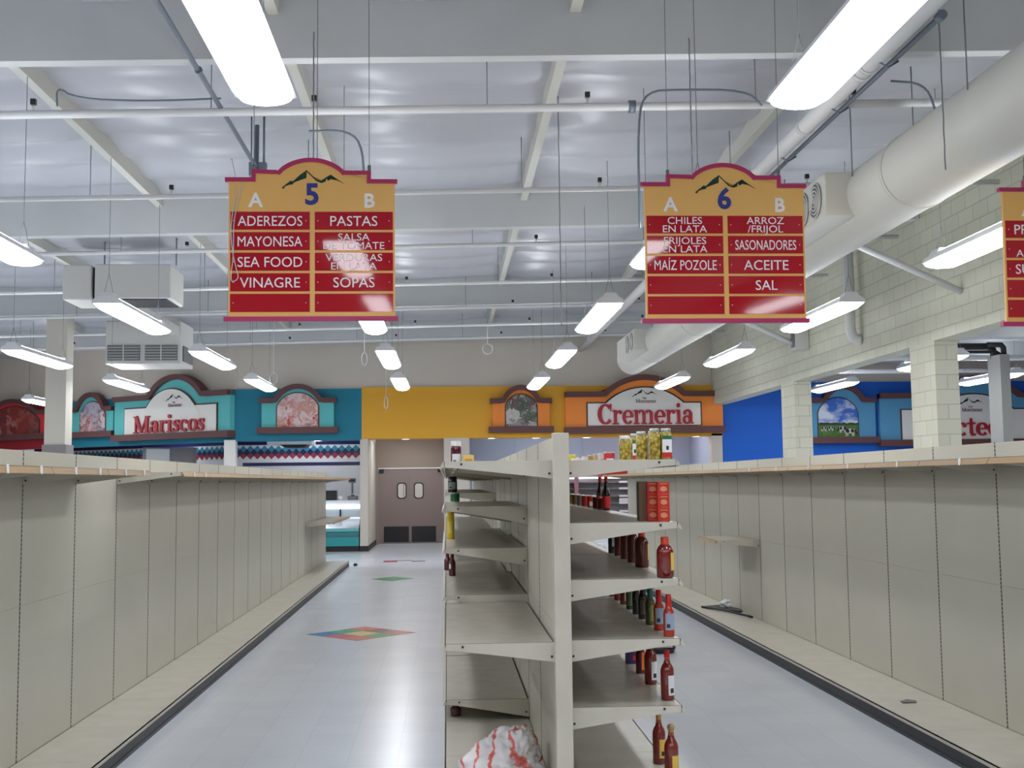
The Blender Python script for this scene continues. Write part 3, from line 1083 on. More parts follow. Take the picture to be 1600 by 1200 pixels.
def aisle_sign(label, loc, number, colA, colB, partial=False):
    t = thing('aisle_sign', label, 'sign', loc, 0, 'hanging aisle signs')
    t.rotation_euler.x = 0.028          # the boards hang leaning a little forward
    X = lambda u: (u - 610) * K
    Z = lambda v: (1135 - v) * K
    arch = []
    n = 16
    for i in range(n + 1):
        u = 392 + (822 - 392) * i / n
        q = (i / n - 0.5) * 2
        arch.append((X(u), Z(150 - 86 * (1 - q * q) ** 0.8)))
    top = [(X(52), Z(195)), (X(224), Z(195)), (X(224), Z(141))] + [(X(385), Z(146))] + arch + [(X(830), Z(148)), (X(996), Z(148)), (X(996), Z(204)), (X(1168), Z(204))]
    dz = 27 * K
    inner = [(X(52), Z(222)), (X(249), Z(222)), (X(249), Z(168))] + [(X(395), Z(172))]
    for (ax, az) in arch:
        inner.append((ax * 0.95 + (X(607) * 0.05), az - dz))
    inner += [(X(822), Z(174)), (X(971), Z(174)), (X(971), Z(231)), (X(1168), Z(231))]
    mb = MB()
    poly = [(X(76), Z(1110)), (X(1150), Z(1110)), (X(1150), Z(215)), (X(985), Z(215)), (X(985), Z(160)), (X(826), Z(160))] + [(a, b - 0.01) for a, b in arch[::-1]] + [(X(389), Z(158)), (X(236), Z(158)), (X(236), Z(208)), (X(76), Z(208))]
    mb.prism(poly, -0.012, 0.012, 'y')
    mb.build('board', M_GOLD, t)
    mb = MB(); mb.band(top, inner, -0.022, 0.022)
    mb.build('top_trim', M_MAGENTA, t)
    mb = MB(); mb.box(X(48), X(1170), -0.022, 0.022, Z(1135), Z(1106))
    mb.build('bottom_trim', M_MAGENTA, t)
    mb = MB(); mb.prism(mountain_pts(X(622), Z(262), 410 * K), -0.0145, -0.012, 'y')
    mb.build('mountain_emblem', M_GREEN, t)
    text_obj('numeral', number, M_NUM, t, X(613), Z(374), 142 * K, -0.0145, bold=0.03)
    text_obj('column_letter', 'A', M_WHITEL, t, X(250), Z(390), 95 * K, -0.0145, bold=0.025)
    text_obj('column_letter', 'B', M_WHITEL, t, X(988), Z(393), 95 * K, -0.0145, bold=0.025)
    for x0, x1, col in ((88, 599, colA), (632, 1138, colB)):
        for r, txt in enumerate(col):
            v0 = 420 + 134.5 * r; v1 = v0 + 118
            mb = MB(); mb.box(X(x0), X(x1), -0.016, -0.012, Z(v1), Z(v0))
            for sx in (x0 + 20, x1 - 24):
                mb.box(X(sx) - 0.003, X(sx) + 0.003, -0.018, -0.016, Z((v0 + v1) / 2) - 0.003, Z((v0 + v1) / 2) + 0.003, 1)
            p = mb.build('category_plate', [M_PLATE, M_WHITEL], t)
            lines = [s for s in txt.split('\n')]
            if txt:
                xc = X((x0 + x1) / 2)
                al = 'l' if partial else 'c'
                if partial: xc = X(x0 + (60 if r != 1 else 68))
                if len(lines) == 1:
                    text_obj('lettering', lines[0], M_WHITEL, p, xc, Z(v0 + 93), 64 * K, -0.018, (x1 - x0 - 95) * K, align=al)
                else:
                    for li, s in enumerate(lines):
                        if s: text_obj('lettering', s, M_WHITEL, p, xc, Z(v0 + (55 if li == 0 else 111)), 46 * K, -0.018, (x1 - x0 - 110) * K, align=al, stretch=1.12)
    for u in (236, 985):
        mb = MB()
        mb.tube([(X(u), 0, Z(150)), (X(u), 0, Z(110))], 0.012, 6)
        mb.tube([(X(u), 0, Z(112)), (X(u), 0, 1.24 if (partial and u < 600) else 2.66)], 0.003, 5)
        mb.build('hanging_wire', M_WIRE, t)
    return t


aisle_sign('golden hanging aisle sign with blue number five, nearest the seafood department', (-0.939, 8.1, 2.773), '5',
           ['ADEREZOS', 'MAYONESA', 'SEA FOOD', 'VINAGRE', ''], ['PASTAS', 'SALSA\nDE TOMATE', 'VERDURAS\nEN LATA', 'SOPAS', ''])
aisle_sign('golden hanging aisle sign with blue number six, over the sauce bottle aisle', (1.999, 8.1, 2.749), '6',
           ['CHILES\nEN LATA', 'FRIJOLES\nEN LATA', 'MA\u00cdZ POZOLE', '', ''], ['ARROZ\n/FRIJOL', 'SASONADORES', 'ACEITE', 'SAL', ''])
aisle_sign('golden hanging aisle sign cut by the frame edge, before the block pillars', (4.63, 8.1, 2.718), '7',
           ['PRO', '\nAM', 'SUD', '', ''], ['', '', '', '', ''], True)

# ------------------------------------------------------------------ department signs
def top_curve(x0, x1, zs, xa, xb, peak, n=20, flare=0.0):
    """flat shoulders with a round arch between xa and xb"""
    c = (xb - xa) / 2; h = peak - zs
    R = (c * c + h * h) / (2 * h)
    xm = (xa + xb) / 2; zc = peak - R
    a = math.asin(min(1, c / R))
    if h > c: a = PI - a
    pts = [(x0, zs)]
    if flare: pts.append((xa - flare, zs))
    for i in range(n + 1):
        t = -a + 2 * a * i / n
        pts.append((xm + R * math.sin(t), zc + R * math.cos(t)))
    if flare: pts.append((xb + flare, zs))
    pts.append((x1, zs))
    return pts


def cornice(curve, th):
    """inner polyline below a top curve"""
    out = []
    n = len(curve)
    for i, p in enumerate(curve):
        if i == 0 or i == n - 1:
            out.append((p[0], p[1] - th)); continue
        a = Vector(curve[i - 1]); b = Vector(curve[i + 1])
        t = (b - a).normalized()
        nn = Vector((t.y, -t.x))
        out.append((p[0] + nn.x * th, p[1] + nn.y * th))
    return out


def logo(parent, xc, zc, W, y):
    mb = MB(); mb.prism(mountain_pts(xc, zc, W), y - 0.004, y, 'y')
    mb.build('mountain_emblem', M_GREEN, parent)
    serif_text('small_lettering', 'Las', M_MAROON, parent, xc - W * 0.10, xc + W * 0.06, zc - W * 0.09, W * 0.055, y - 0.004, 0.004)
    serif_text('small_lettering', 'Montanas', M_MAROON, parent, xc - W * 0.36, xc + W * 0.44, zc - W * 0.245, W * 0.10, y - 0.004, 0.004)


def dept_sign(label, loc, rz, x0, x1, zb, zs, arch, board, panel, word, wx, wz, xh, lg):
    t = thing('department_sign', label, 'sign', loc, rz, 'department name signs')
    xa, xb, peak = arch
    cur = top_curve(x0, x1, zs, xa, xb, peak, flare=0.12)
    inn = cornice(cur, 0.13)
    mb = MB()
    mb.prism([(x0, zb), (x1, zb)] + [(x, z - 0.02) for x, z in cur[::-1]], -0.16, -0.003, 'y')
    mb.build('board', board, t)
    mb = MB(); mb.band(cur, inn, -0.26, -0.003)
    mb.build('cornice', M_BROWN, t)
    mb = MB(); mb.box(x0 - 0.03, x1 + 0.03, -0.27, -0.003, zb - 0.02, zb + 0.14)
    mb.build('ledge', M_BROWN, t)
    px0, px1, pz0, pzs, pxa, pxb, ppk = panel
    pc = top_curve(px0, px1, pzs, pxa, pxb, ppk)
    for d, y, m, nm in ((0.03, -0.185, M_OUTL, 'outline'), (0.0, -0.2, M_SIGNW, 'face')):
        pc2 = top_curve(px0 - d, px1 + d, pzs + d, pxa - d, pxb + d, ppk + d)
        mb = MB(); mb.prism([(px0 - d, pz0 - d * 0.5), (px1 + d, pz0 - d * 0.5)] + pc2[::-1], y, -0.16, 'y')
        mb.build(nm, m, t)
    serif_text('raised_lettering', word, M_LETTER, t, wx[0], wx[1], wz, xh, -0.25, 0.05)
    logo(t, lg[0], lg[1], lg[2], -0.2)
    return t


def plaque(label, loc, rz, x0, x1, zb, zs, peak, board, pic, picture, over=0.06, extra=None):
    t = thing('picture_plaque', label, 'sign', loc, rz, 'arched picture plaques on the department band')
    xa, xb = x0 + (x1 - x0) * 0.17, x1 - (x1 - x0) * 0.17
    cur = top_curve(x0 - over, x1 + over, zs, xa, xb, peak, flare=0.06)
    inn = cornice(cur, 0.12)
    mb = MB(); mb.prism([(x0, zb), (x1, zb)] + [(min(max(x, x0), x1), z - 0.03) for x, z in cur[::-1]], -0.12, -0.003, 'y')
    mb.build('board', board, t)
    mb = MB(); mb.band(cur, inn, -0.2, -0.003)
    mb.build('cornice', M_BROWN, t)
    mb = MB(); mb.box(x0 - over - 0.04, x1 + over + 0.04, -0.22, -0.003, zb - 0.02, zb + 0.13)
    mb.build('ledge', M_BROWN, t)
    px0, px1, pz0, pzs, ppk = pic
    for d, y, m, nm in ((0.025, -0.13, M_OUTL, 'outline'), (0.0, -0.14, picture, 'picture')):
        c2 = top_curve(px0 - d, px1 + d, pzs, px0 - d + 0.001, px1 + d - 0.001, ppk + d)
        mb = MB(); mb.prism([(px0 - d, pz0), (px1 + d, pz0)] + c2[1:-1][::-1], y, -0.12, 'y')
        mb.build(nm, m, t)
    return t


dept_sign('orange arched department sign reading Cremeria in crimson letters', (0, YW, 0), 0, 2.89, 6.76, 2.79, 3.79, (3.83, 5.83, 4.2), M_ORANGE,
          (3.43, 6.2, 2.96, 3.5, 3.88, 5.78, 3.88), 'Cremeria', (3.66, 6.03), 2.985, 0.35, (4.83, 3.66, 0.62))
dept_sign('teal arched department sign reading Mariscos on the angled wall', (CORN[0], CORN[1], 0), -A35, -4.15, -0.02, 2.79, 3.91, (-2.85, -0.9, 4.38), M_TEAL2,
          (-3.72, -0.45, 2.86, 3.58, -2.92, -1.2, 4.02), 'Mariscos', (-3.34, -0.8), 2.95, 0.3, (-1.9, 3.72, 0.6))
dept_sign('light blue department sign with partly hidden crimson lettering, behind the block pillars', (0, YW, 0), 0, 10.68, 15.45, 2.41, 3.7, (11.85, 14.25, 4.12), M_BLUE2,
          (11.22, 14.9, 2.55, 3.28, 12.05, 14.05, 3.66), 'Lacteos', (11.85, 13.93), 2.63, 0.33, (12.97, 3.39, 0.65))

fish_pic = picture_material('printed_fish_photo', [(50, 44, 52), (196, 190, 206), (120, 108, 120), (222, 200, 204), (170, 96, 88), (230, 228, 232)], 5.5, 1)
shrimp_pic = picture_material('printed_seafood_photo', [(70, 60, 64), (216, 168, 168), (196, 70, 50), (228, 206, 206), (206, 150, 140), (222, 190, 110)], 6.0, 4)
cheese_pic = picture_material('printed_cheese_photo', [(36, 36, 40), (150, 148, 146), (70, 84, 64), (196, 192, 186), (90, 84, 84), (190, 90, 60)], 6.5, 7)
meat_pic = picture_material('printed_meat_photo', [(50, 28, 34), (150, 50, 46), (84, 60, 74), (176, 84, 70), (190, 170, 186)], 4.0, 2)
plaque('orange arched plaque with a dark cheese photograph', (0, YW, 0), 0, 1.12, 2.5, 2.83, 3.64, 3.97, M_ORANGE, (1.44, 2.19, 2.97, 3.45, 3.74), cheese_pic)
plaque('light teal arched plaque with a pink seafood photograph', (0, YW, 0), 0, -4.43, -2.71, 2.86, 3.69, 4.03, M_TEAL2, (-4.06, -3.08, 2.99, 3.5, 3.81), shrimp_pic)
plaque('light teal arched plaque with a grey fish photograph on the angled wall', (CORN[0], CORN[1], 0), -A35, -6.0, -4.25, 2.93, 3.7, 4.09, M_TEAL2, (-5.55, -4.55, 3.06, 3.5, 3.84), fish_pic, over=0.0)
plaque('red arched plaque with a raw meat photograph', (CORN[0], CORN[1], 0), -A35, -10.2, -6.75, 2.95, 3.72, 4.07, M_RED, (-9.6, -7.25, 3.0, 3.45, 3.86), meat_pic)

sky = cloud_material()
cp = plaque('light blue arched plaque with a photograph of grazing cows', (0, YW, 0), 0, 9.0, 10.58, 2.5, 3.6, 3.93, M_BLUE2, (9.14, 10.13, 2.62, 3.22, 3.6), sky, over=0.02)
pic = [c for c in cp.children if c.name.startswith('picture')][0]
M_GRASSP = mat('printed_meadow', (78, 116, 44), 0.4, vary=0.25, vscale=9)
M_TREEP = mat('printed_treeline', (36, 58, 32), 0.4)
M_COWW = mat('printed_cow_white', (226, 224, 220), 0.4)
M_COWB = mat('printed_cow_black', (26, 26, 28), 0.4)
mb = MB()
mb.prism([(9.14, 2.62), (10.13, 2.62), (10.13, 2.94), (9.14, 2.96)], -0.1415, -0.14, 'y', 0)
ridge = [(9.14 + 0.99 * i / 14, 2.975 + 0.014 * math.sin(i * 2.3) + 0.008 * (i % 2)) for i in range(15)]
mb.prism([(9.14, 2.93), (10.13, 2.93)] + ridge[::-1], -0.142, -0.1405, 'y', 1)


def cow(mb, x, z, s, f):
    """small printed cow outline: body, legs, lowered head"""
    P = lambda pts: [(x + f * s * a, z + s * b) for a, b in pts]
    y = (-0.1445, -0.142)
    mb.prism(P([(0, .3), (.9, .3), (1.0, .55), (.95, .75), (.1, .78), (-.02, .6)]), *y, 'y', 2)
    for a in (.05, .22, .7, .85): mb.prism(P([(a, 0), (a + .08, 0), (a + .1, .35), (a - .01, .35)]), *y, 'y', 2)
    mb.prism(P([(.9, .5), (1.15, .18), (1.3, .15), (1.3, .3), (1.05, .72)]), *y, 'y', 3)
    for blob in ([(.1, .35), (.4, .34), (.45, .6), (.3, .78), (.1, .78), (.02, .6)], [(.6, .4), (.85, .35), (.95, .6), (.8, .76), (.6, .7)]):
        mb.prism(P(blob), y[0] - 0.001, y[1], 'y', 3)


cow(mb, 9.2, 2.77, 0.14, 1); cow(mb, 9.38, 2.79, 0.13, 1); cow(mb, 9.84, 2.74, 0.19, -1); cow(mb, 9.8, 2.65, 0.24, 1)
mb.build('printed_meadow', [M_GRASSP, M_TREEP, M_COWW, M_COWB], pic)

# ------------------------------------------------------------------ round duct, pipes, conduits
duct = thing('air_duct', 'big round white air duct running along the store beside the block wall', 'duct', (0, 0, 0))
DX, DZ, DR = 4.1, 4.29, 0.335
mb = MB()
mb.tube([(DX, -6, DZ), (DX, 25.1, DZ), (DX, 25.22, DZ)], [DR, DR, DR], 32, cap=False)
rim = [(DX, 25.2, DZ)]
mb.tube([(DX, 25.2 + 0.1 * math.sin(a * PI / 12), DZ) for a in range(7)], [max(0.004, DR * math.cos(a * PI / 12)) for a in range(7)], 32)
mb.build('pipe_shell', M_DUCT, duct)
for y in (3, 6.2, 9.6, 14.2, 18.4, 22.6):
    mb = MB(); mb.tube([(DX, y, DZ), (DX, y + 0.05, DZ)], DR + 0.008, 32)
    mb.build('joint_band', M_DUCT, duct)
for y0, y1, cs in ((10.47, 12.4, (10.74, 11.13, 11.52)), (21.6, 23.8, (21.9, 22.4))):
    mb = MB(); mb.box(3.56, 4.0, y0, y1, 4.08, 4.5, bevel=0.01)
    bx = mb.build('diffuser_box', M_DUCT, duct)
    for yc in cs:
        mb = MB()
        for r in (0.165, 0.13, 0.095, 0.06, 0.025):
            n = 24
            mb.tube([(3.545 - (0.165 - r) * 0.1, yc + r * math.cos(2 * PI * i / n), 4.29 + r * math.sin(2 * PI * i / n)) for i in range(n + 1)], 0.009, 6, cap=False)
        mb.tube([(3.558, yc, 4.29), (3.552, yc, 4.29)], 0.16, 24, mi=1)
        mb.build('round_grille', [M_HVAC, M_GRILLE], bx)
for y in (8.0, 10.4, 14.5, 18.0, 21.0):
    mb = MB()
    for dx in (-0.3, 0.3): mb.tube([(DX + dx, y, DZ + 0.15), (DX + dx, y, 5.5)], 0.006, 5)
    mb.build('hanging_wire', M_WIRE, duct)

pipe = thing('drain_pipe', 'thick white pipe running the store length beside the round duct', 'pipe', (0, 0, 0))
mb = MB(); mb.tube([(3.31, 2, 4.86), (3.31, YW, 4.86)], 0.075, 16)
mb.build('pipe', M_PIPE, pipe)
for y in (6.6, 8.6, 8.75, 10.2, 14, 18.2, 18.35, 22.5, 26):
    mb = MB(); mb.tube([(3.31, y, 4.86), (3.31, y + 0.05, 4.86)], 0.084, 16)
    mb.build('coupling', M_PIPE, pipe)
mb = MB(); mb.tube([(3.45, 7.6, 4.83), (3.45, 12.6, 4.83)], 0.02, 8); mb.tube([(3.45, 7.58, 4.83), (3.45, 7.66, 4.83)], 0.035, 10)
for y in (8.4, 9.5, 11): mb.tube([(3.31, y, 4.79), (3.38, y, 4.75), (3.46, y, 4.8)], 0.008, 6)
tag(mb.build('conduit', M_CONDUIT), 'thin grey conduit strapped under the thick white pipe', 'pipe')
mb = MB(); mb.tube([(-1.96, 3.0, 4.94), (-1.96, 7.0, 4.94), (-1.97, 12.0, 4.94), (-1.97, 12.02, 5.4)], 0.024, 8)
for y in (5.6, 7.4, 9.1): mb.tube([(-1.96, y, 4.94), (-1.96, y + 0.04, 4.94)], 0.032, 8)
tag(mb.build('conduit', M_CONDUIT), 'grey steel conduit slanting toward sign five beside the bright light', 'pipe')
mb = MB()
mb.box(-2.05, -1.87, 12.0, 12.08, 4.86, 5.0)
mb.tube([(-1.9, 12.04, 5.0), (-1.9, 12.04, 5.5)], 0.012, 6); mb.tube([(-2.03, 12.04, 5.0), (-2.03, 12.04, 5.5)], 0.008, 6)
tag(mb.build('junction_box', M_CONDUIT), 'small grey junction box hung above the fifth aisle sign', 'box')

pr_lab = ['nearest the camera', 'second from the camera', 'third from the camera', 'fourth from the camera', 'fifth from the camera', 'sixth from the camera', 'close to the back wall']
for i, y in enumerate((10.06, 13.0, 16.05, 19.15, 21.9, 24.4, 26.6)):
    zp = lambda x: 4.945 + SLOPE * x
    t = thing('sprinkler_pipe', 'white sprinkler pipe crossing under the roof, %s' % pr_lab[i], 'pipe', (0, 0, 0), 0, 'sprinkler pipes under the roof')
    mb = MB()
    r = 0.038 if i < 1 else 0.03
    mb.tube([(x, y, zp(x)) for x in (-16, -8, -4, 0, 3, 6.5)], r, 10)
    mb.build('pipe', M_PIPE, t)
    x = -13.3
    x += 0.5 * (i % 2)
    while x < 6.3:
        mb = MB()
        mb.tube([(x, y, zp(x) + r), (x, y, zp(x) + r + 0.05)], 0.012, 6)
        mb.box(x - 0.022, x + 0.022, y - 0.02, y + 0.02, zp(x) + r + 0.05, zp(x) + r + 0.1, 1)
        mb.build('sprinkler_head', [M_PIPE, M_SCREW], t)
        mb = MB()
        mb.tube([(x - 0.9, y, zp(x) - r), (x - 0.9, y, 5.75 + SLOPE * x)], 0.005, 6)
        mb.build('hanger_rod', M_WIRE, t)
        x += 2.43
# couplings on the nearest pipe
mb = MB()
for x in (1.65,): mb.tube([(x, 10.06, 4.945 + SLOPE * x), (x + 0.06, 10.06, 4.945 + SLOPE * x)], 0.058, 12)
tag(mb.build('pipe_clamp', M_CONDUIT), 'grey clamp ring around the nearest sprinkler pipe', 'clamp')


def cable(label, pts, r=0.008, m=None, name='hanging_cable'):
    # smooth the corners
    P = [Vector(p) for p in pts]
    for _ in range(2):
        Q = [P[0]]
        for a, b in zip(P[:-1], P[1:]):
            Q += [a * 0.75 + b * 0.25, a * 0.25 + b * 0.75]
        Q.append(P[-1]); P = Q
    mb = MB(); mb.tube(P, r, 6)
    return tag(mb.build(name, m or M_CONDUIT), label, 'cable')


cable('dark armoured cable looping from the roof down to sign six', [(1.72, 10.0, 3.86), (1.72, 10.0, 4.85), (1.80, 10.0, 5.1), (2.1, 10.0, 5.12), (2.7, 10.0, 5.12), (2.85, 10.0, 4.98)], 0.011)
cable('dark cable running along the nearest sprinkler pipe by the purlin', [(-3.35, 9.98, 4.92), (-3.36, 9.98, 5.1), (-3.2, 9.98, 4.99), (-2.6, 9.98, 4.97), (-1.95, 9.98, 5.0)], 0.009)
cable('cable bending down behind the crest of sign five', [(-1.2, 10.1, 4.75), (-0.85, 10.1, 4.76), (-0.72, 10.1, 4.6), (-0.72, 10.1, 4.1)], 0.011)
cable('curved grey cable dropping onto the round duct', [(4.0, 9.9, 5.18), (4.3, 9.9, 5.16), (4.4, 9.9, 4.95), (4.42, 9.9, 4.6)], 0.011)
cable('grey cable hanging by the first purlin near the corner light', [(-3.97, 10.0, 4.83), (-4.06, 10.0, 4.6), (-4.12, 10.0, 3.9)], 0.011)
for lab, x, y, z0, z1 in (('twisted wire hanger above the crest of sign five', -1.0, 8.7, 4.05, 5.1), ('twisted wire hanger above the crest of sign six', 1.98, 9.0, 4.05, 5.2), ('braided wire dangling beside the bright light of the sauce aisle', 2.1, 5.6, 4.05, 5.62), ('thin wire hanging in front of the round duct', 3.7, 8.2, 3.9, 5.6), ('dark rod between the sixth sign and the far light', 1.17, 11.6, 3.2, 5.62)):
    mb = MB()
    n = 40
    mb.tube([(x + 0.0012 * math.cos(i * 1.3), y + 0.0012 * math.sin(i * 1.3), z0 + (z1 - z0) * i / n) for i in range(n + 1)], 0.0055, 5)
    tag(mb.build('hanging_wire', M_WIRE), lab, 'wire')


def coil(label, x, y, zt, zc, rx, rz, turns=3, m=None):
    mb = MB()
    pts = [(x, y, zt), (x, y, zc + rz)]
    n = 18 * turns
    for i in range(n + 1):
        a = PI / 2 + 2 * PI * i / 18
        k = 1 - 0.12 * (i / n)
        pts.append((x + rx * k * math.cos(a), y + 0.02 * math.sin(a * 0.7), zc + rz * k * math.sin(a)))
    mb.tube(pts, 0.008, 5)
    return tag(mb.build('cable_coil', m or M_CABLE), label, 'cable')


coil('coiled white cable hanging before the teal plaque', -3.35, 22.6, 5.62, 3.68, 0.08, 0.12)
coil('round coil of white cable high on the beige wall', 0.88, 24.45, 5.62, 4.45, 0.11, 0.12)
coil('small loose white cable loop before the yellow band', -1.38, 26.5, 5.6, 3.46, 0.045, 0.14, 2)
coil('pale bundle of cable under the far girder by sign five', -1.66, 23.5, 5.6, 4.15, 0.06, 0.14, 2)
# string over sign five
cable('white string looped over the corner of sign five', [(-1.495, 8.06, 3.921), (-1.452, 8.06, 3.710), (-1.500, 8.06, 3.471), (-1.490, 8.06, 3.279), (-1.457, 8.06, 3.135), (-1.438, 8.06, 3.068), (-1.490, 8.06, 3.039), (-1.495, 8.06, 3.097), (-1.476, 8.06, 3.231), (-1.481, 8.06, 3.471), (-1.438, 8.06, 3.662), (-1.418, 8.06, 3.777)], 0.0035, M_CABLE, 'string_loop')

# struts and downpipe on the block wall
mb = MB()
mb.tube([(6.38, 17.8, 5.55), (6.38, 17.8, 3.95), (6.42, 17.8, 3.84), (6.5, 17.8, 3.81), (6.545, 17.8, 3.81)], 0.085, 12)
tag(mb.build('downpipe', M_PIPE), 'white downpipe turning into the block wall below the duct', 'pipe')
for lab, y in (('white steel brace from the duct to the block wall near sign seven', 14.2), ('white steel brace behind the lower corner of sign six', 20.6)):
    mb = MB()
    mb.tube([(4.9, y + 0.1, 4.75), (6.54, y, 3.98)], 0.045, 8)
    tag(mb.build('wall_brace', M_PIPE), lab, 'brace')
mb = MB(); mb.box(6.3, 6.54, 20.4, 20.7, 3.95, 4.5); mb.box(6.29, 6.3, 20.45, 20.65, 4.0, 4.45, 1)
tag(mb.build('wall_box', [M_HVAC, M_GRILLE]), 'grey metal box fixed to the block wall under the duct', 'box')

# ventilation unit by the column
hv = thing('air_handler', 'boxy white air handling unit with dark grilles hung near the cream column', 'ventilation', (0, 0, 0))
mb = MB(); mb.box(-5.42, -4.26, 18.0, 18.9, 4.52, 5.06, bevel=0.02); mb.box(-5.36, -4.32, 18.03, 18.87, 4.505, 4.52, 1)
mb.build('main_box', [M_HVAC, M_DARK], hv)
mb = MB(); mb.box(-5.9, -5.47, 18.0, 18.9, 4.5, 5.05, bevel=0.02); mb.box(-5.47, -5.42, 18.1, 18.8, 4.52, 5.02, 1)
mb.build('side_duct', [M_HVAC, M_DARK], hv)
mb = MB(); mb.box(-5.36, -5.2, 18.9, 22.9, 4.55, 4.72)
mb.build('link_duct', M_HVAC, hv)
mb = MB(); mb.box(-6.62, -5.17, 22.75, 23.85, 3.99, 4.84, bevel=0.02)
dropb = mb.build('drop_box', M_HVAC, hv)
for x0 in (-6.57, -5.85):
    mb = MB(); mb.box(x0, x0 + 0.62, 22.72, 22.752, 4.06, 4.36)
    for i in range(5): mb.box(x0 + 0.01, x0 + 0.61, 22.71, 22.722, 4.09 + i * 0.055, 4.1 + i * 0.055, 1)
    mb.box(x0 + 0.3, x0 + 0.32, 22.7, 22.72, 4.06, 4.36, 1)
    mb.build('grille', [M_GRILLE, M_HVAC], dropb)
mb = MB(); mb.box(-5.17, -5.14, 22.9, 23.7, 4.06, 4.36)
mb.build('grille', M_GRILLE, dropb)
for x in (-5.3, -4.2):
    mb = MB(); mb.tube([(x, 18.1, 5.05), (x, 18.1, 5.6)], 0.012, 6)
    mb.build('hanger_rod', M_WIRE, hv)

# refrigeration riser in the side room
rs = thing('pipe_riser', 'grey boxed column with black insulated pipes bending into its top', 'column', (0, 0, 0))
mb = MB(); mb.box(9.869, 10.045, 20.0, 20.48, 0, 3.8)
mb.build('boxing', mat('grey_boxing', (152, 152, 148), 0.6), rs)
for dz, xe, yy, rr_ in ((3.98, 9.93, 20.35, 0.065), (3.86, 9.98, 20.15, 0.03)):
    mb = MB()
    mb.tube([(7.5, yy, dz), (xe - 0.1, yy, dz), (xe - 0.02, yy, dz - 0.05), (xe, yy, dz - 0.12), (xe, yy, 3.75)], rr_, 10)
    mb.build('insulated_pipe', M_BLACKP, rs)
mb = MB(); mb.tube([(9.7, 20.1, 3.98), (9.95, 20.1, 3.98), (9.99, 20.1, 3.93), (10.0, 20.1, 3.75)], 0.05, 10)
mb.build('insulated_pipe', M_BLACKP, rs)
for lab, y, z in (('white pipe crossing the side room behind the riser', 22.0, 3.95), ('thin white pipe deep in the side room', 25.5, 4.02)):
    mb = MB(); mb.tube([(6.9, y, z), (17.9, y, z)], 0.05, 8)
    tag(mb.build('cross_pipe', M_PIPE), lab, 'pipe')

# recessed lights in the soffit and unseen panels added to brighten the back rooms
mb = MB(); mb.prism([(-2.05, YW + 0.7), (-5.3, YW + 0.7), (ang(10, -0.7)), (ang(13, -0.7)), (-16.0, 36.5), (-2.05, 36.5)], 3.3, 3.4, 'z')
struct('ceiling_seafood_room', mb, M_WHITEW, 'low ceiling of the seafood and meat rooms', 'ceiling')
for lab, x in (('over the seafood counter', -3.15), ('at the swing doors', -1.0), ('under the yellow band before the cheese room', 1.1), ('under the ledge of the orange plaque', 2.2), ('below the first letter of the orange sign', 3.45), ('below the middle of the orange sign', 4.9), ('below the far end of the orange sign', 6.2)):
    t = thing('recessed_light', 'small round recessed light ' + lab, 'light', (x, YW + 0.35, 2.68 if x < -2.05 else 2.7), 0, 'recessed lights under the painted band')
    mb = MB(); mb.lathe([(0.0, -0.008), (0.1, -0.008), (0.1, 0)], 16); mb.build('diffuser', M_SOFFIT, t)
    mb = MB(); mb.lathe([(0.1, -0.012), (0.13, -0.012), (0.13, 0), (0.1, 0)], 16); mb.build('trim_ring', M_HOUSE, t)
for lab, x, y, z, wx, wy in (('in the cheese room ceiling beside the yellow pier', 2.6, 30.2, 3.3, 1.2, 0.6), ('in the cheese room ceiling near the pier', 5.4, 30.2, 3.3, 1.2, 0.6), ('over the seafood counter staff side', -3.6, 30.0, 3.3, 1.2, 0.6), ('behind the angled seafood front', -7.6, 31.4, 3.3, 1.2, 0.6), ('in the door recess ceiling', -0.98, 29.8, 2.9, 1.0, 0.5)):
    t = thing('added_panel_light', 'unseen fill panel light added ' + lab, 'light', (x, y, z), 0, 'fill panels added in the back rooms')
    mb = MB(); mb.box(-wx / 2, wx / 2, -wy / 2, wy / 2, -0.02, -0.005); mb.build('diffuser', M_FILLPANEL, t)
    mb = MB(); mb.box(-wx / 2 - 0.03, wx / 2 + 0.03, -wy / 2 - 0.03, wy / 2 + 0.03, -0.012, 0); mb.build('frame', M_HOUSE, t)

# ------------------------------------------------------------------ counters in the back
ct = thing('service_counter', 'long seafood service counter with teal front and glass top case', 'counter', (0, 0, 0))
mb = MB(); mb.box(-6.0, -2.12, YW + 0.02, YW + 0.9, 0.13, 0.48); mb.build('front_base', M_COUNTER, ct)
mb = MB(); mb.box(-6.0, -2.12, YW + 0.0, YW + 0.9, 0.36, 0.42); mb.build('front_stripe', mat('slate_stripe', (70, 110, 120), 0.4), ct)
mb = MB(); mb.box(-6.0, -2.12, YW - 0.03, YW + 0.9, 0.48, 0.56); mb.build('bumper_band', M_COUNTER2, ct)
mb = MB(); mb.box(-6.0, -2.12, YW + 0.06, YW + 0.9, 0, 0.13); mb.build('plinth', M_BLACKP, ct)
mb = MB(); mb.prism([(YW + 0.0, 0.56), (YW + 0.9, 0.56), (YW + 0.9, 0.86), (YW + 0.5, 0.8)], -6.0, -2.12, 'x'); mb.build('display_bed', M_STEEL, ct)
mb = MB()
mb.prism([(YW + 0.45, 0.82), (YW + 0.47, 0.82), (YW + 0.55, 1.02), (YW + 0.53, 1.02)], -6.0, -2.12, 'x')
mb.build('glass_front', mat('pale_case_glass', (200, 210, 218), 0.1), ct)
mb = MB(); mb.box(-2.62, -2.58, YW + 0.44, YW + 0.47, 0.82, 1.0); mb.build('divider', M_BLACKP, ct)
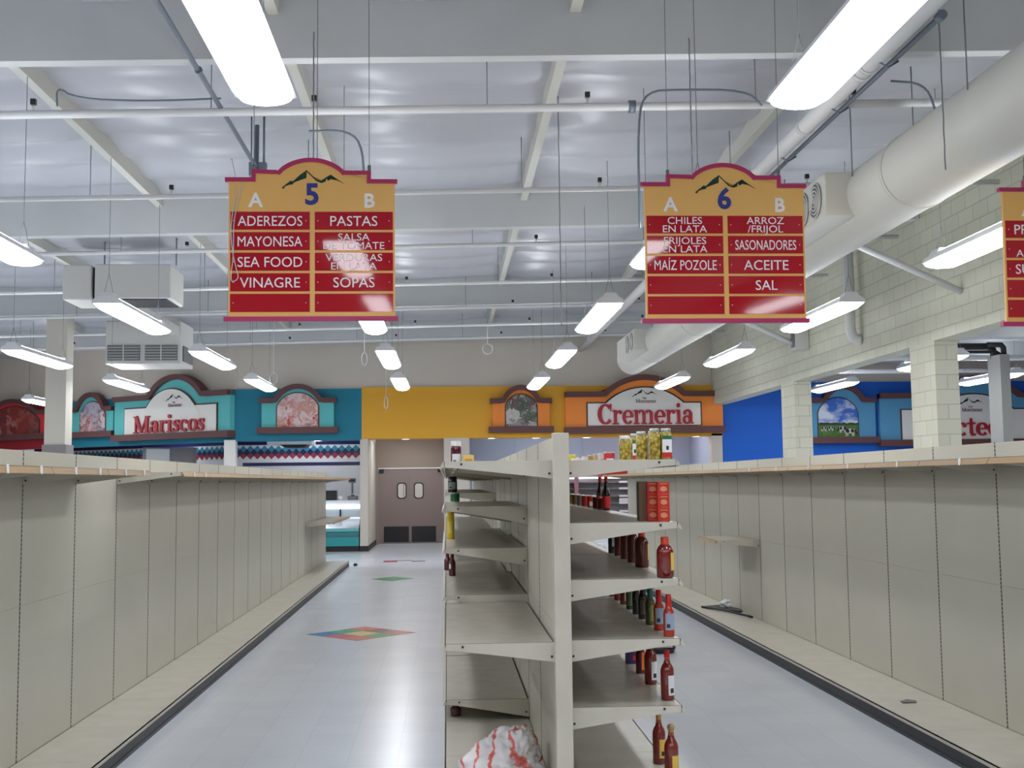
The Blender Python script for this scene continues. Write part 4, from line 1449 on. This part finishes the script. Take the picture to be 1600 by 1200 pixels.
mb = MB(); mb.box(-6.0, -2.12, YW + 0.5, YW + 0.95, 1.02, 1.1, bevel=0.01); mb.build('case_light', mat('lit_case_rail', (255, 255, 255), 0.4, emit=1.6, emit_rgb=(235, 246, 255)), ct)
mb = MB(); mb.box(-6.0, -2.12, YW + 0.55, YW + 1.0, 1.1, 1.22, bevel=0.01); mb.build('counter_top', M_WHITEP, ct)
sc = thing('weighing_scale', 'weighing scale with pole display on the seafood counter', 'scale', (-2.35, YW + 0.8, 1.22))
mb = MB(); mb.box(-0.1, 0.14, -0.14, 0.14, 0.0, 0.1, bevel=0.01); mb.build('scale_body', M_GREYBASE, sc)
mb = MB(); mb.box(-0.2, 0.2, -0.16, 0.16, 0.14, 0.16); mb.tube([(0.02, 0, 0.1), (0.02, 0, 0.14)], 0.04, 8); mb.build('pan', M_STEEL, sc)
mb = MB(); mb.tube([(0.0, 0.12, 0.08), (0.0, 0.12, 0.42)], 0.025, 8); mb.build('pole', M_GREYBASE, sc)
mb = MB(); mb.box(-0.09, 0.09, 0.08, 0.14, 0.42, 0.54, bevel=0.008); mb.box(-0.075, 0.075, 0.076, 0.08, 0.45, 0.51, 1); mb.build('display', [M_GREYBASE, M_DARK], sc)
mb = MB(); mb.box(-3.02, -2.72, YW + 0.62, YW + 0.95, 1.22, 1.46, bevel=0.01); mb.box(-3.0, -2.74, YW + 0.61, YW + 0.62, 1.25, 1.42, 1)
tag(mb.build('cash_register', [M_BLACKP, M_DARK]), 'dark boxy register standing on the seafood counter', 'register')
mb = MB()
bmesh.ops.create_icosphere(mb.bm, subdivisions=3, radius=0.075)
for v in mb.bm.verts:
    v.co *= 1 + 0.35 * noise.noise(v.co * 22)
    v.co.z = max(v.co.z * 0.8, -0.045)
o = mb.build('crumpled_wrap', M_WHITEP); o.location = (-2.61, YW + 0.68, 1.266)
tag(o, 'crumpled clear wrap on the seafood counter beside the scale', 'wrap')
mb = MB(); mb.box(-4.5, -3.4, YW + 1.2, YW + 2.2, 2.62, 2.78)
mb.prism([(-4.2, 2.62), (-3.5, 2.62), (-3.6, 2.54), (-4.05, 2.54)], YW + 1.3, YW + 2.0, 'y', 1)
mb.tube([(-4.4, YW + 1.3, 2.78), (-4.4, YW + 1.3, 3.3)], 0.02, 6)
mb.tube([(-3.5, YW + 1.3, 2.78), (-3.5, YW + 1.3, 3.3)], 0.02, 6)
tag(mb.build('exhaust_hood', [M_WHITEP, M_DARK]), 'white hood with dark underside below the teal band', 'hood')
mb = MB(); mb.box(-7.9, -6.6, 30.6, 31.0, 0, 2.62); mb.box(-7.8, -7.2, 30.58, 30.6, 1.9, 2.58, 1)
tag(mb.build('cold_room_door', [M_GREYBASE, M_STEEL], None), 'grey metal cold room cabinet behind the angled seafood front', 'cabinet')

dc = thing('refrigerated_case', 'open grey refrigerated case with lit shelf edges in the cheese room', 'fridge', (0, 0, 0))
mb = MB()
mb.box(3.0, 6.4, 30.9, 31.6, 0, 1.9); mb.build('cabinet', mat('pale_case_lining', (176, 170, 174), 0.5), dc)
mb = MB(); mb.box(4.05, 6.4, 30.3, 31.6, 1.72, 1.93); mb.build('canopy', mat('red_canopy', (176, 30, 44), 0.5), dc)
mb = MB(); mb.box(3.1, 6.35, 30.45, 30.55, 1.68, 1.72); mb.build('case_lamp', mat('lit_case_lamp', (255, 255, 255), 0.4, emit=1.2, emit_rgb=(240, 246, 255)), dc)
mb = MB(); mb.box(2.95, 3.05, 30.25, 31.6, 0, 1.9); mb.box(3.35, 3.45, 30.3, 30.9, 0.6, 1.72); mb.build('side_panel', mat('dusty_rose_panel', (170, 120, 132), 0.5), dc)
for z in (0.8, 1.02, 1.2, 1.4, 1.57):
    mb = MB(); mb.box(3.05, 6.4, 30.55, 30.9, z, z + 0.025); sh = mb.build('case_shelf', M_GREYBASE, dc)
    mb = MB(); mb.box(4.55, 6.4, 30.53, 30.55, z - 0.01, z + (0.045 if z != 1.02 else 0.14)); mb.build('price_rail', M_WHITEP, sh)
mb = MB(); mb.box(3.05, 6.4, 30.25, 30.9, 0.0, 0.62); mb.build('front_base', M_WHITEP, dc)

# ------------------------------------------------------------------ groceries left on the shelves
def mglass(name, rgb): return mat(name, rgb, 0.08, spec=0.7, coat=0.4)


G_RED = mglass('dark_red_sauce', (92, 18, 16))
G_DEEP = mglass('deep_red_sauce', (122, 26, 22))
G_ORANGE = mglass('orange_red_sauce', (176, 44, 22))
G_SOY = mglass('dark_soy_glass', (24, 18, 16))
G_GREEN = mglass('dark_green_sauce', (18, 66, 54))
G_OLIVE = mglass('olive_green_sauce', (72, 80, 40))
C_ORANGE = mat('orange_cap', (226, 74, 34), 0.35)
C_RED = mat('red_cap', (204, 30, 34), 0.35)
C_GOLD = mat('golden_neck_foil', (190, 132, 60), 0.4)
C_WOOD = mat('wooden_ball_cap', (176, 140, 104), 0.6)
C_WHITE = mat('white_cap', (228, 228, 224), 0.4)
C_SILVER = mat('tin_lid', (186, 188, 180), 0.3, metal=0.7)
C_BLACK = mat('black_cap', (28, 28, 30), 0.4)
C_GREEN = mat('green_cap', (20, 96, 78), 0.4)
L_YEL = mat('yellow_paper_label', (226, 186, 84), 0.55)
L_WHITE = mat('white_paper_label', (226, 226, 228), 0.55)
L_BLUE = mat('blue_grey_print', (150, 164, 186), 0.55)
L_RED = mat('red_paper_label', (196, 36, 40), 0.5)
L_INK = mat('barcode_ink', (40, 40, 44), 0.5)
L_GREEN = mat('green_paper_label', (30, 104, 62), 0.5)
L_ORANGE = mat('orange_paper_label', (222, 108, 40), 0.5)


def bottle(label, loc, h, r, body, cap, shape='sauce', lab=None, lab_a=(-1.9, -0.3), lab_z=(0.2, 0.55), ink=True, group=None, cap_kind='plain', neck=None, name='sauce_bottle', cat='bottle', sq=None):
    """lathe bottle with a cap and a wrapped label; loc at the base centre"""
    t = thing(name, label, cat, loc, 0, group)
    if shape == 'sauce':      # round shoulders, long neck
        prof = [(0, 0.0), (.86, 0.0), (1, .02), (1, .56), (.97, .62), (.8, .68), (.52, .74), (.42, .80), (.38, .90), (.38, .91)]
    elif shape == 'squat':    # broad shouldered, short neck
        prof = [(0, 0.0), (.86, 0.0), (1, .02), (1, .60), (.96, .68), (.78, .76), (.5, .81), (.44, .85), (.44, .86)]
    elif shape == 'slim':
        prof = [(0, 0.0), (.9, 0.0), (1, .02), (1, .54), (.9, .60), (.62, .67), (.56, .72), (.5, .80), (.5, .81)]
    elif shape == 'soy':      # narrow conical neck
        prof = [(0, 0.0), (.9, 0.0), (1, .03), (1, .45), (.92, .53), (.62, .66), (.45, .78), (.4, .90), (.4, .91)]
    else:                     # straight jar
        prof = [(0, 0.0), (.92, 0.0), (1, .03), (1, .74), (.96, .80), (.84, .85), (.84, .87)]
    top = prof[-1]
    mb = MB(); mb.lathe([(a * r, b * h) for a, b in prof] + [(0, top[1] * h)], 18, sq=sq)
    mb.build('body', body, t)
    cr = top[0] * r * 1.12
    mb = MB()
    z0 = top[1] * h - 0.012
    if cap_kind == 'ball':
        rb = r * 0.55
        mb.lathe([(rb * math.sin(a * PI / 8), h - rb - rb * math.cos(a * PI / 8)) for a in range(9)], 14)
        mb.lathe([(cr * .8, z0), (cr * .8, h - rb)], 12)
    elif cap_kind == 'long':
        z0 = 0.70 * h
        mb.lathe([(r * .58, z0), (r * .56, z0 + .06 * h), (r * .5, h * .985), (r * .4, h), (0, h)], 14)
    else:
        mb.lathe([(cr, z0), (cr, h * .985), (cr * .9, h), (0, h)], 14)
    mb.build('cap', cap, t)
    if neck:
        mb = MB(); mb.lathe([(.44 * r, .76 * h), (.405 * r, .84 * h), (.4 * r, .9 * h)], 14)
        mb.build('neck_foil', neck, t)
    if lab:
        z0, z1 = lab_z[0] * h, lab_z[1] * h
        a0, a1 = lab_a
        rr = r * 1.012
        mb = MB(); mb.lathe([(rr, z0), (rr, z1)], 14, a0=a0, a1=a1, sq=sq)
        if ink:
            am = a0 + (a1 - a0) * 0.30; w2 = (a1 - a0) * 0.16
            zi = z0 + (z1 - z0) * 0.12
            mb.lathe([(rr * 1.01, zi), (rr * 1.01, zi + (z1 - z0) * 0.24)], 4, a0=am - w2, a1=am + w2, mi=1, sq=sq)
        mb.build('paper_label', [lab, L_INK], t)
    return t


ZS = {1: 1.736, 2: 1.441, 3: 1.178, 4: 0.901, 5: 0.594, 6: 0.176}
# third shelf of the sauce side: broad bottles with orange caps
g3 = 'red sauce bottles on the middle shelf'
bottle('lone red sauce bottle with orange cap at the end of the middle shelf', (1.03, 5.48, ZS[3]), 0.19, 0.041, G_DEEP, C_ORANGE, 'squat', L_YEL, (-1.05, 0.5), (.18, .62), False, g3)
bottle('dark red sauce bottle with orange cap, second in the row behind the lone bottle', (1.03, 6.14, ZS[3]), 0.198, 0.037, G_RED, C_ORANGE, 'squat', L_YEL, (-0.75, 0.6), (.2, .62), False, g3)
bottle('dark red sauce bottle with pale pink cap, third in its row', (1.04, 6.5, ZS[3]), 0.198, 0.033, G_RED, mat('pink_cap', (206, 130, 116), 0.4), 'squat', None, group=g3)
bottle('brown red sauce bottle with beige cap, fourth in its row', (1.045, 6.8, ZS[3]), 0.2, 0.032, G_RED, mat('beige_cap', (196, 170, 146), 0.4), 'squat', None, group=g3)
bottle('red sauce bottle with narrow yellow label, fifth in its row', (1.05, 7.1, ZS[3]), 0.2, 0.029, G_RED, C_RED, 'slim', L_YEL, (-1.0, 0.2), (.15, .5), False, g3)
bottle('dark bottle with pale blue label, last of the orange cap row', (1.05, 7.36, ZS[3]), 0.2, 0.03, G_SOY, C_RED, 'slim', L_BLUE, (-1.9, -0.5), (.22, .62), False, g3)
# fourth shelf: slim hot sauce bottles
g4 = 'slim hot sauce bottles on the fourth shelf'
for lab, x, y in (('slim orange hot sauce bottle with long red cap at the shelf end', 1.045, 5.5), ('slim orange red hot sauce bottle with long red cap behind its twin', 1.04, 5.73)):
    t = bottle(lab, (x, y, ZS[4]), 0.196, 0.0265, G_ORANGE, C_RED, 'slim', L_BLUE, (-2.4, -0.5), (.16, .55), True, g4, 'long')
bottle('slim dark green sauce bottle with green cap beside the red capped pair', (1.035, 5.95, ZS[4]), 0.2, 0.0255, G_OLIVE, C_GREEN, 'slim', mat('lime_label', (128, 140, 62), 0.5), (-1.7, -0.6), (.1, .5), False, g4, 'long')
bottle('dark squat bottle with a brown label next to the green sauce bottle', (1.04, 6.2, ZS[4]), 0.2, 0.026, G_SOY, C_BLACK, 'slim', mat('brown_label', (92, 80, 66), 0.5), (-2.4, -0.5), (.12, .5), False, g4, 'long')
bottle('dark bottle with white striped label, fifth in the slim row', (1.04, 6.42, ZS[4]), 0.2, 0.022, G_SOY, C_BLACK, 'slim', L_WHITE, (-1.2, -0.5), (.05, .5), False, g4, 'long')
bottle('dark green bottle, sixth in the slim row', (1.045, 6.67, ZS[4]), 0.2, 0.024, G_GREEN, C_GREEN, 'slim', mat('grey_green_label', (96, 106, 84), 0.5), (-2.4, -0.9), (.1, .5), False, g4, 'long')
bottle('brown bottle with tan label, seventh in the slim row', (1.05, 6.94, ZS[4]), 0.2, 0.022, G_RED, C_RED, 'slim', mat('tan_label', (170, 140, 110), 0.5), (-1.4, -0.4), (.1, .5), False, g4, 'long')
bottle('plain red bottle, eighth in the slim row', (1.05, 7.18, ZS[4]), 0.2, 0.024, G_DEEP, C_RED, 'slim', None, group=g4, cap_kind='long')
bottle('red bottle at the dim far end of the slim row', (1.05, 7.42, ZS[4]), 0.2, 0.022, G_DEEP, C_RED, 'slim', None, group=g4, cap_kind='long')
# fifth shelf
g5 = 'sauce bottles on the fifth shelf'
for lab, x, y in (('tall red sauce bottle with white barcode label at the end of the fifth shelf', 1.045, 5.57), ('tall red sauce bottle with white barcode label just behind the end one', 1.04, 6.0)):
    bottle(lab, (x, y, ZS[5]), 0.232, 0.0325, G_DEEP, C_RED, 'sauce', L_WHITE, (-1.6, 0.4), (.1, .5), True, g5, neck=mat('peach_neck_band', (196, 140, 116), 0.5))
bottle('short red bottle with orange and green label, third on the fifth shelf', (1.045, 6.34, ZS[5]), 0.19, 0.027, G_RED, C_RED, 'slim', L_ORANGE, (-1.5, -0.5), (.1, .6), False, g5)
mb = MB(); mb.box(-0.028, 0.028, -0.03, 0.03, 0, 0.16)
for q in range(3): mb.box(0.008, 0.0282, -0.0305, -0.03, 0.02 + q * 0.045, 0.045 + q * 0.045, 1)
o = mb.build('drink_mix_box', [mat('purple_carton', (58, 34, 92), 0.4), L_RED]); o.location = (1.045, 6.68, ZS[5])
tag(o, 'small purple carton behind the bottles on the fifth shelf', 'box')
# bottom deck: tall bottles with yellow label
g6 = 'yellow label hot sauce bottles on the bottom shelf'
bottle('hot sauce bottle with wooden ball cap and yellow label on the bottom shelf', (1.085, 5.72, ZS[6]), 0.275, 0.035, G_DEEP, C_WOOD, 'sauce', L_YEL, (-1.65, 0.5), (.1, .46), True, g6, 'ball', C_GOLD)
bottle('hot sauce bottle with golden neck and yellow label behind the ball capped one', (1.09, 6.08, ZS[6]), 0.26, 0.034, G_DEEP, C_GOLD, 'sauce', L_YEL, (-1.7, 0.5), (.12, .48), True, g6, 'plain', C_GOLD)

# second shelf: tall red cartons, soy bottles, cans
def carton(label, x, y, z, wx, wy, h, m, motif, side):
    t = thing('red_carton', label, 'box', (x, y, z), 0, 'red cartons on the second shelf')
    mb = MB(); mb.box(-wx / 2, wx / 2, -wy / 2, wy / 2, 0, h, bevel=0.002); mb.build('box_body', m, t)
    if motif:
        mb = MB()
        for q in range(3):
            zc = h * (0.16 + 0.33 * q)
            n = 12
            mb.prism([(0.0 + 0.016 * math.cos(2 * PI * i / n) * (1 + 0.25 * math.sin(i * 3)), zc + 0.013 * math.sin(2 * PI * i / n)) for i in range(n)], -wy / 2 - 0.0012, -wy / 2, 'y', 0)
            mb.box(-0.016, 0.018, -wy / 2 - 0.001, -wy / 2, zc + 0.022, zc + 0.027, 1)
            mb.box(-0.010, 0.018, -wy / 2 - 0.001, -wy / 2, zc - 0.026, zc - 0.021, 2)
        mb.build('printed_motif', [mat('cream_print', (216, 140, 100), 0.5), C_GOLD, C_ORANGE], t)
    if side:
        mb = MB(); mb.box(-wx / 2 - 0.0012, -wx / 2, -wy / 2 + 0.006, wy / 2 - 0.006, 0.01, h - 0.01); mb.build('side_print', side, t)
    return t


M_CART = mat('bright_red_carton', (188, 40, 34), 0.4)
carton('tall red carton with three printed dishes at the very end of the second shelf', 1.025, 5.47, ZS[2], 0.056, 0.03, 0.188, M_CART, True, None)
carton('tall red carton just behind the end carton on the second shelf', 0.985, 5.54, ZS[2], 0.052, 0.03, 0.188, M_CART, True, None)
carton('tall carton showing its brown and green side beside the red ones', 0.955, 5.64, ZS[2], 0.046, 0.07, 0.19, mat('brown_carton_side', (124, 96, 74), 0.5), False, mat('green_brown_print', (92, 92, 70), 0.5, vary=0.4, vscale=25))
gs = 'dark seasoning bottles with red caps'
for lab, x, y in (('dark glass seasoning bottle with red cap nearer the red cartons', 1.085, 7.66), ('dark glass seasoning bottle with red cap nearer the cans', 1.09, 8.0)):
    bottle(lab, (x - 0.03, y, ZS[2]), 0.22, 0.026, G_SOY, C_RED, 'soy', L_RED, (-3.3, 0.3), (.06, .42), False, gs, neck=mat('silver_neck_print', (150, 156, 150), 0.4))


def can(label, loc, r, h, m, group, lid=True, name='food_can', band=None):
    t = thing(name, label, 'can', loc, 0, group)
    mb = MB(); mb.lathe([(0, 0), (r * .96, 0), (r, .004), (r, h - .004), (r * .97, h), (r * .93, h - .003), (0, h - .003)], 18); mb.build('tin', C_SILVER, t)
    mb = MB(); mb.lathe([(r * 1.01, .007), (r * 1.01, h - .007)], 18); mb.build('paper_label', m, t)
    if band:
        mb = MB(); mb.lathe([(r * 1.02, h * .15), (r * 1.02, h * .5)], 8, a0=-2.2, a1=-0.8); mb.build('white_patch', band, t)
    return t


gcn = 'small cans lined up on the second shelf'
for lab, y, rgb, hh, bd in (('small dark red can standing against the seasoning bottles', 7.8, (120, 34, 36), 0.082, None), ('small maroon can second from the seasoning bottles', 8.08, (110, 36, 40), 0.084, None), ('small bright red can with white patch', 8.4, (192, 46, 36), 0.088, L_WHITE), ('small red can between the patched can and the grey can', 8.74, (180, 44, 40), 0.086, None), ('small grey can among red and brown cans', 9.06, (122, 112, 112), 0.086, None), ('small brown can beside the grey can', 9.42, (110, 80, 64), 0.086, None), ('small olive brown can before the yellow can', 9.76, (104, 84, 50), 0.086, None), ('small yellow can hidden nearest the shelving post', 10.1, (176, 148, 50), 0.086, None)):
    can(lab, (1.05, y, ZS[2]), 0.034, hh, mat('can_label_%d_%d_%d' % rgb, rgb, 0.4), gcn, band=bd)

# top shelf: jars and small cans
def fruit_material():
    m = bpy.data.materials.new('pickled_yellow_fruit')
    m.use_nodes = True
    nt = m.node_tree
    b = nt.nodes['Principled BSDF']
    b.inputs['Roughness'].default_value = 0.15
    tc = nt.nodes.new('ShaderNodeTexCoord')
    v = nt.nodes.new('ShaderNodeTexVoronoi')
    v.inputs['Scale'].default_value = 55
    nt.links.new(tc.outputs['Object'], v.inputs['Vector'])
    r = nt.nodes.new('ShaderNodeValToRGB')
    r.color_ramp.elements[0].position = 0.1; r.color_ramp.elements[0].color = lin((206, 180, 84))
    r.color_ramp.elements[1].position = 0.75; r.color_ramp.elements[1].color = lin((120, 104, 30))
    nt.links.new(v.outputs['Distance'], r.inputs['Fac'])
    nt.links.new(r.outputs['Color'], b.inputs['Base Color'])
    return m


M_FRUIT = fruit_material()


def jar(label, x, y, lidm, labm, la, r=0.036, h=0.148):
    t = thing('pickle_jar', label, 'jar', (x, y, ZS[1]), 0, 'jars of yellow fruit on the top shelf')
    mb = MB(); mb.lathe([(0, 0), (r * .92, 0), (r, .006), (r, h * .78), (r * .93, h * .84), (r * .82, h * .88), (0, h * .88)], 18, sq=3.2); mb.build('glass_body', M_FRUIT, t)
    mb = MB(); mb.lathe([(r * .86, h * .875), (r * .88, h * .885), (r * .88, h * .985), (r * .84, h), (0, h)], 18); mb.build('lid', lidm, t)
    if labm:
        mb = MB()
        mb.lathe([(r * 1.015, h * .06), (r * 1.015, h * .22)], 10, a0=la[0], a1=la[1], sq=3.2, mi=2)
        mb.lathe([(r * 1.015, h * .22), (r * 1.015, h * .64)], 10, a0=la[0], a1=la[1], sq=3.2)
        mb.lathe([(r * 1.015, h * .64), (r * 1.015, h * .76)], 10, a0=la[0], a1=la[1], sq=3.2, mi=1)
        am = (la[0] + la[1]) / 2 - 0.1
        mb.lathe([(r * 1.03, h * .3), (r * 1.03, h * .43)], 4, a0=am - .22, a1=am + .22, sq=3.2, mi=3)
        mb.build('paper_label', [labm, L_GREEN, L_RED, L_INK], t)
    return t


jar('jar of yellow fruit with barcode label at the very end of the top shelf', 1.05, 5.5, C_SILVER, L_WHITE, (-2.35, -0.45), 0.027)
jar('jar of yellow fruit with bare glass side, beside the end jar', 0.995, 5.5, C_SILVER, None, (0, 0), 0.027)
jar('jar of yellow fruit with barcode label, in the second pair from the shelf end', 1.04, 5.8, C_SILVER, L_WHITE, (-2.5, -0.9), 0.027)
jar('jar of yellow fruit with plain lid, beside the second pair label', 0.985, 5.82, C_SILVER, None, (0, 0), 0.027)
jar('jar of yellow fruit with narrow white label, fifth from the shelf end', 1.0, 6.1, C_SILVER, L_WHITE, (-2.2, -1.1), 0.028)
jar('jar of bright yellow fruit with white lid, innermost of the jars', 0.985, 6.36, C_WHITE, None, (0, 0), 0.033)
gts = 'small tins along the top shelf'
for lab, y, rgb, bd in (('small red and white tin on the top shelf, closest to the fruit jars', 7.38, (206, 50, 56), L_WHITE), ('small white tin with red base on the top shelf', 7.66, (214, 196, 194), L_RED), ('small golden tin on the top shelf between white tins', 8.2, (176, 130, 70), None), ('small tan tin beside the golden tin on the top shelf', 7.92, (190, 160, 120), L_WHITE), ('plain white tin in the middle of the top shelf row', 8.6, (220, 218, 216), None), ('white tin with red spot on the top shelf', 8.95, (214, 204, 202), L_RED), ('plain white tin next to the yellow tin', 9.3, (222, 222, 218), None), ('yellow tin nearest the shelving post on the top shelf', 9.62, (212, 196, 50), None)):
    can(lab, (1.04, y, ZS[1]), 0.036, 0.083 if y < 9.5 else 0.12, mat('tin_label_%d_%d_%d' % rgb, rgb, 0.4), gts, band=bd)

# aisle side with the floor diamonds
gb = 'stray bottles on the bare side of the middle shelving'
bottle('dark red bottle with white cap on the top shelf above the swing doors', (0.06, 7.5, ZS[1]), 0.166, 0.034, mglass('maroon_sauce', (84, 20, 34)), C_WHITE, 'jar', L_WHITE, (-2.4, -0.6), (.12, .5), True, gb)
mb = MB(); mb.box(-0.035, 0.035, -0.03, 0.03, 0, 0.075, bevel=0.004); mb.box(-0.025, 0.025, -0.0312, -0.03, 0.02, 0.05, 1)
o = mb.build('seasoning_box', [mat('pale_yellow_carton', (232, 196, 110), 0.5), mat('amber_print', (206, 150, 60), 0.5)]); o.location = (0.14, 7.5, ZS[1])
tag(o, 'small pale yellow box beside the white capped bottle', 'box')
bottle('black jar with grey label seen under the top shelf', (0.06, 12.55, 1.526), 0.17, 0.05, G_SOY, C_BLACK, 'jar', mat('grey_jar_label', (150, 160, 154), 0.5), (-2.6, -0.8), (.2, .65), True, gb, name='sauce_jar', cat='jar')
can('small green can on the shelf under the black jar', (0.06, 8.9, 1.486), 0.035, 0.07, L_GREEN, 'stray cans on the bare side', name='food_can')
bottle('upright yellow bottle on the second bay of the bare side', (0.025, 8.5, 1.226), 0.215, 0.027, mat('bright_yellow_plastic', (222, 190, 40), 0.35), mat('yellow_cap', (214, 180, 44), 0.4), 'jar', mat('lemon_label', (236, 214, 96), 0.5), (-2.2, -0.9), (.2, .6), False, gb, name='mustard_bottle')
bottle('small dark red bottle in the middle of the bare side', (0.035, 8.75, 0.939), 0.18, 0.026, mglass('maroon_sauce', (84, 20, 34)), mat('maroon_cap', (110, 26, 36), 0.4), 'slim', L_WHITE, (-2.6, -2.0), (.3, .5), False, gb, 'long')
bottle('dark red bottle partly hidden behind the small one', (-0.0, 9.3, 0.939), 0.15, 0.026, mglass('maroon_sauce', (84, 20, 34)), mat('maroon_cap', (110, 26, 36), 0.4), 'slim', None, group=gb, cap_kind='long')
bottle('maroon bottle standing on the bottom deck of the bare side', (0.045, 7.42, 0.176), 0.084, 0.036, mglass('maroon_sauce', (84, 20, 34)), mat('maroon_cap', (110, 26, 36), 0.4), 'slim', None, group=gb, cap_kind='long')

# crumpled carrier bag
mb = MB()
bmesh.ops.create_icosphere(mb.bm, subdivisions=5, radius=1.0)
for v in mb.bm.verts:
    d = v.co.copy()
    n1 = noise.noise(d * 1.6 + Vector((3, 1, 7)))
    n2 = noise.noise(d * 4.0 + Vector((9, 4, 1)))
    n3 = abs(noise.noise(d * 7.0))
    k = 1 + 0.25 * n1 + 0.13 * n2 - 0.16 * n3
    fold = 0.07 * abs(math.sin(9 * d.x + 5 * n1)) * max(0, d.z + 0.2)
    k -= fold
    x, y, z = d.x * 0.15 * k, d.y * 0.2 * k, d.z * 0.15 * k
    if d.z < 0.0:
        x *= 1.1 - 0.25 * d.z; y *= 1.1
    x -= 0.10 * max(0, -d.x) * (1 - d.z) * 0.6
    z = max(z, -0.1)
    v.co = (x + 0.25 * max(0, z), y, z + 0.1)
for f in mb.bm.faces: f.smooth = True
# flattened handles lying toward the aisle
n = 26; m_ = 10
grid = []
for j in range(m_ + 1):
    row = []
    for i in range(n + 1):
        u = i / n; v = j / m_
        x = -0.26 + 0.3 * u; y = -0.2 + 0.22 * v
        z = 0.03 + 0.05 * noise.noise((x * 14, y * 14, 2)) + 0.06 * u * u + 0.02 * math.sin(v * 6)
        row.append(mb.bm.verts.new((x, y, max(0.003, z))))
    grid.append(row)
for j in range(m_):
    for i in range(n):
        f = mb._face([grid[j][i], grid[j][i + 1], grid[j + 1][i + 1], grid[j + 1][i]]); f.smooth = True
bag = mb.build('carrier_bag', bag_material())
bag.location = (0.30, 5.9, 0.178)
tag(bag, 'crumpled white and red plastic carrier bag lying on the bottom deck of the bare side', 'bag')

# litter
jk = thing('torn_sign_holder', 'torn black and white sign holder lying on the deck before the block wall', 'litter', (3.22, 13.3, 0.111))
mb = MB()
mb.prism([(-0.2, 0.5), (0.12, -0.1), (0.2, 0.15), (0.02, 0.62)], 0.0, 0.02, 'z'); mb.tube([(-0.2, 0.5, 0.015), (-0.05, 0.1, 0.02), (0.1, -0.45, 0.012), (0.12, -0.6, 0.01)], 0.012, 6)
mb.build('frame', M_BLACKP, jk)
mb = MB()
bmesh.ops.create_icosphere(mb.bm, subdivisions=3, radius=0.07)
for v in mb.bm.verts:
    v.co *= 1 + 0.5 * noise.noise(v.co * 22); v.co.z = max(v.co.z * 0.8, -0.03)
    v.co += Vector((0.06, 0.35, 0.05))
mb.build('paper_scrap', M_WHITEP, jk)
mb = MB(); mb.box(-0.05, 0.05, -0.02, 0.02, 0, 0.012, bevel=0.004); mb.tube([(-0.05, 0, 0.008), (0.0, 0.03, 0.012), (0.05, 0.0, 0.008)], 0.006, 5)
o = mb.build('plastic_clip', M_GREYBASE); o.location = (3.12, 7.84, 0.111)
tag(o, 'small grey clip lying on the deck before the block wall', 'clip')
jk2 = thing('floor_scraps', 'black and white scrap lying on the floor beside the fifth shelf bottles', 'litter', (2.02, 11.1, 0))
mb = MB(); mb.lathe([(0, .002), (.13, .002), (.15, .05), (.14, .055), (.0, .03)], 16); mb.build('black_dish', M_BLACKP, jk2)
mb = MB(); mb.box(-0.14, 0.1, -0.1, 0.08, 0.056, 0.075); mb.build('white_card', M_SIGNW, jk2)
mb = MB(); mb.lathe([(0, 0), (.035, .0), (.045, .03), (.03, .05), (0, .055)], 10)
o = mb.build('rubber_foot', M_BLACKP); o.location = (-1.82, 23.26, 0.0)
tag(o, 'black rubber foot at the far end of the empty shelving run', 'bumper')
